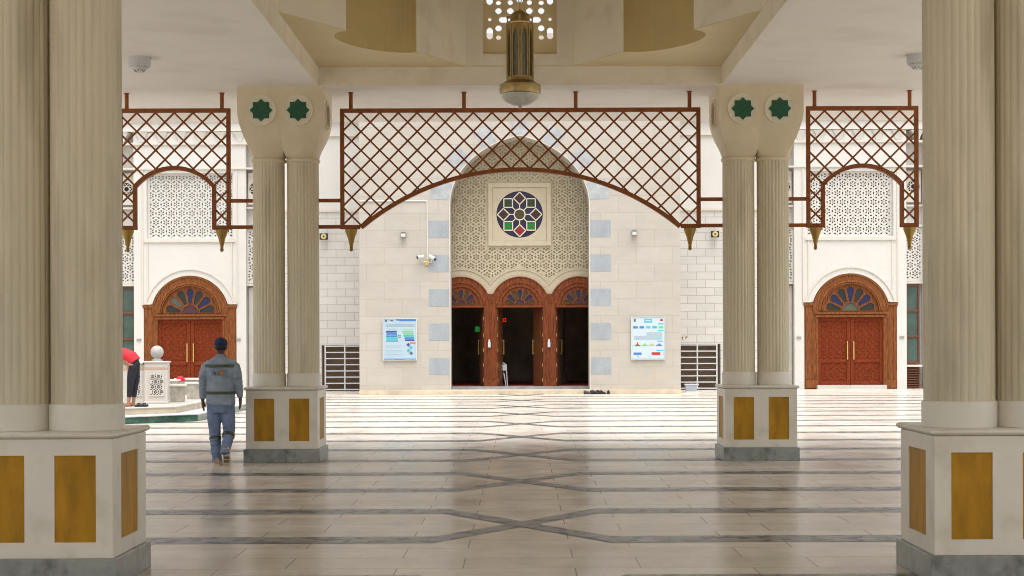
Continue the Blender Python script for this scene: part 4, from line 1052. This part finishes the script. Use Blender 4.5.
tr_.tube([(.088,0,.80),(.100,.01,.62),(.108,.02,.46),(.105,-.08,.33),(.092,-.19,.20),(.09,-.205,.165)],[.100,.092,.080,.072,.063,.066],16)
for q in range(5): tr_.tube([(-.13,.0-.05,.40-.06*q),(-.02,-.065,.415-.06*q)],.012,6); tr_.tube([(.05,-.09-.03*q,.44-.05*q),(.15,-.08-.03*q,.43-.05*q)],.012,6)
to=remeshed(tr_,'trousers',M['denim2'],man,.009,3)
kb=MB()
def cuff(c,d,r):
    c=Vector(c); d=Vector(d).normalized(); kb.tube([tuple(c-d*.02),tuple(c+d*.02)],[r,r],20)
cuff((-.076,.018,.36),(-.015,.02,.17),.081); cuff((.107,-.035,.395),(.003,.10,.13),.084)
kb.build('knee_tape',M['strip'],to)
cp=MB(); cp.ball((0,.02,1.625),(.090,.108,.078),n=24); cp.tube([(0,.10,1.605),(0,.17,1.60)],[(.075,.012),(.06,.008)],14)
cp.tube([(-.0,.02,1.695),(0,.02,1.706)],.012,8)
co=cp.build('cap',M['cap'],man)
hr=MB(); hr.ball((0,.012,1.575),(.082,.095,.062),n=20); hr.build('hair',M['hair'],man)
# shoes: left flat, right with raised heel showing the sole
def shoe(name,fn):
    u=MB(); pr=[(-.13,.034,.085),(-.09,.042,.09),(-.02,.040,.075),(.06,.048,.055),(.11,.044,.04),(.145,.02,.025)]
    u.loft([[fn((w_*cos(pi*k/9),u_,.022+h_*sin(pi*k/9))) for k in range(10)] for u_,w_,h_ in pr],0,True)
    o=u.build(name,M['shoe'],man)
    sl=MB(); sl.loft([[fn((w_*1.12*c,u_*1.04,z_)) for c,z_ in ((-1,0),(1,0),(1,.024),(-1,.024))] for u_,w_,h_ in pr],0,False); sl.build('sole',M['sole'],o,.004)
    tr2=MB()
    for u0,u1,w2 in ((-.11,-.05,.026),(-.01,.03,.034),(.045,.085,.036)): tr2.add([fn((x,u_,-.003)) for x,u_ in ((-w2,u0),(w2,u0),(w2,u1),(-w2,u1))],[(0,1,2,3)])
    tr2.build('tread',M['tread'],o)
shoe('shoe',lambda p:(-.035-.0+p[0],.03+p[1],p[2]))
th=R_(-62)
def fr(p):
    x,y,z_=p; y-=.12
    y2=y*cos(th)-z_*sin(th); z2=y*sin(th)+z_*cos(th)
    # pivot at the toe on the ground, heel raised towards camera
    return (.10+x+.04*(-y), -.12+y2+0, z2+.015)
shoe('shoe',fr)

# person in red bending over, mostly behind the near pillar
YQ=34.9; ps=thing('person','barefoot person in red shirt and black cropped trousers bending over, cut by the left pillar','person',(wx(131,YQ),YQ,ZP))
b=MB()
b.tube([(.02,0,.92),(-.18,-.02,1.06),(-.42,-.03,1.05),(-.52,-.03,.98)],[(.13,.15),(.12,.15),(.13,.17),(.08,.10)],18)
b.tube([(-.52,-.03,.98),(-.62,-.03,.88)],[.05,.05],10); b.ball((-.68,-.03,.80),(.09,.078,.11),n=20)
b.tube([(-.76,-.03,.79),(-.785,-.03,.77)],.014,8)
for s in (-1,1):
    b.tube([(-.44,s*.17,1.0),(-.46,s*.20,.72),(-.58,s*.10,.50)],[.048,.040,.026],10)
    b.tube([(-.58,s*.10,.50),(-.62,s*.08,.43)],[(.03,.015),(.035,.015)],8)
    for f in range(4): b.tube([(-.60-.015*f,s*.07,.45),(-.62-.018*f,s*.06,.37)],.009,6)
    b.tube([(.03,s*.09,.90),(.02+s*.03,s*.09,.48),(.0+s*.03,s*.09,.07)],[.085,.055,.034],12)
    b.tube([(.02+s*.03,s*.09,.05),(-.06+s*.03,s*.09,.035),(-.16+s*.03,s*.09,.018)],[(.035,.04),(.045,.03),(.04,.016)],10)
remeshed(b,'body',M['skin_m'],ps,.011,2)
b=MB(); b.tube([(.07,0,.93),(-.0,0,1.02),(-.18,-.02,1.10),(-.42,-.03,1.08),(-.50,-.03,1.02)],[(.15,.17),(.155,.18),(.145,.18),(.14,.19),(.09,.12)],20)
for s in (-1,1): b.tube([(-.42,s*.15,1.04),(-.45,s*.20,.85)],[.075,.065],10)
remeshed(b,'shirt',M['red'],ps,.011,4)
b=MB(); b.tube([(.08,0,.84),(.03,0,.94),(-.02,0,.99)],[(.125,.155),(.135,.165),(.13,.16)],18)
for s in (-1,1): b.tube([(.06,s*.085,.86),(.05+s*.03,s*.09,.60),(.03+s*.03,s*.09,.42),(.01+s*.03,s*.09,.20)],[.105,.085,.066,.05],14)
remeshed(b,'trousers',M['blackcloth'],ps,.011,3)
b=MB(); b.ball((-.665,-.03,.835),(.10,.09,.10),n=18); b.build('hair',M['hair'],ps)

# ------------------------------------------------------------------ camera, light, world
cam=bpy.data.cameras.new('camera'); co=bpy.data.objects.new('camera',cam); C.objects.link(co); S.camera=co
cam.sensor_width=36; cam.lens=1660*36/1024; cam.shift_x=-9/1024; cam.shift_y=56/1024; cam.clip_end=600
co.location=(0,0,1.6); co.rotation_euler=(Matrix.Rotation(R_(90),3,'X')@Matrix.Rotation(-.0035,3,'Z')).to_euler()
EL,AZ=72,205    # azimuth measured so that the sun stands behind the camera, a little to the right
w=bpy.data.worlds.new('World'); S.world=w; w.use_nodes=True; nt=w.node_tree
sky=nt.nodes.new('ShaderNodeTexSky'); sky.sky_type='NISHITA'; sky.sun_disc=False; sky.sun_elevation=R_(EL); sky.air_density=1.0; sky.dust_density=4; sky.ozone_density=1
sky.sun_rotation=R_(AZ-45)
hs=nt.nodes.new('ShaderNodeHueSaturation'); hs.inputs['Saturation'].default_value=.2; nt.links.new(sky.outputs[0],hs.inputs['Color'])
bg=nt.nodes['Background']; bg.inputs['Strength'].default_value=.15; nt.links.new(hs.outputs[0],bg.inputs['Color'])
sun=bpy.data.lights.new('sun','SUN'); so=bpy.data.objects.new('sun',sun); C.objects.link(so); sun.energy=1.4; sun.angle=R_(60); sun.color=(1,.96,.90)
a=R_(AZ-45)   # nishita: rotation 0 = +Y, clockwise seen from above
d=Vector((sin(a)*cos(R_(EL)),cos(a)*cos(R_(EL)),sin(R_(EL))))
so.rotation_euler=d.to_track_quat('Z','Y').to_euler()
S.view_settings.view_transform='Standard'; S.view_settings.look='None'; S.view_settings.gamma=1; S.view_settings.exposure=.84
S.render.engine='CYCLES'; S.cycles.filter_width=1.0; S.cycles.max_bounces=10; S.cycles.diffuse_bounces=7
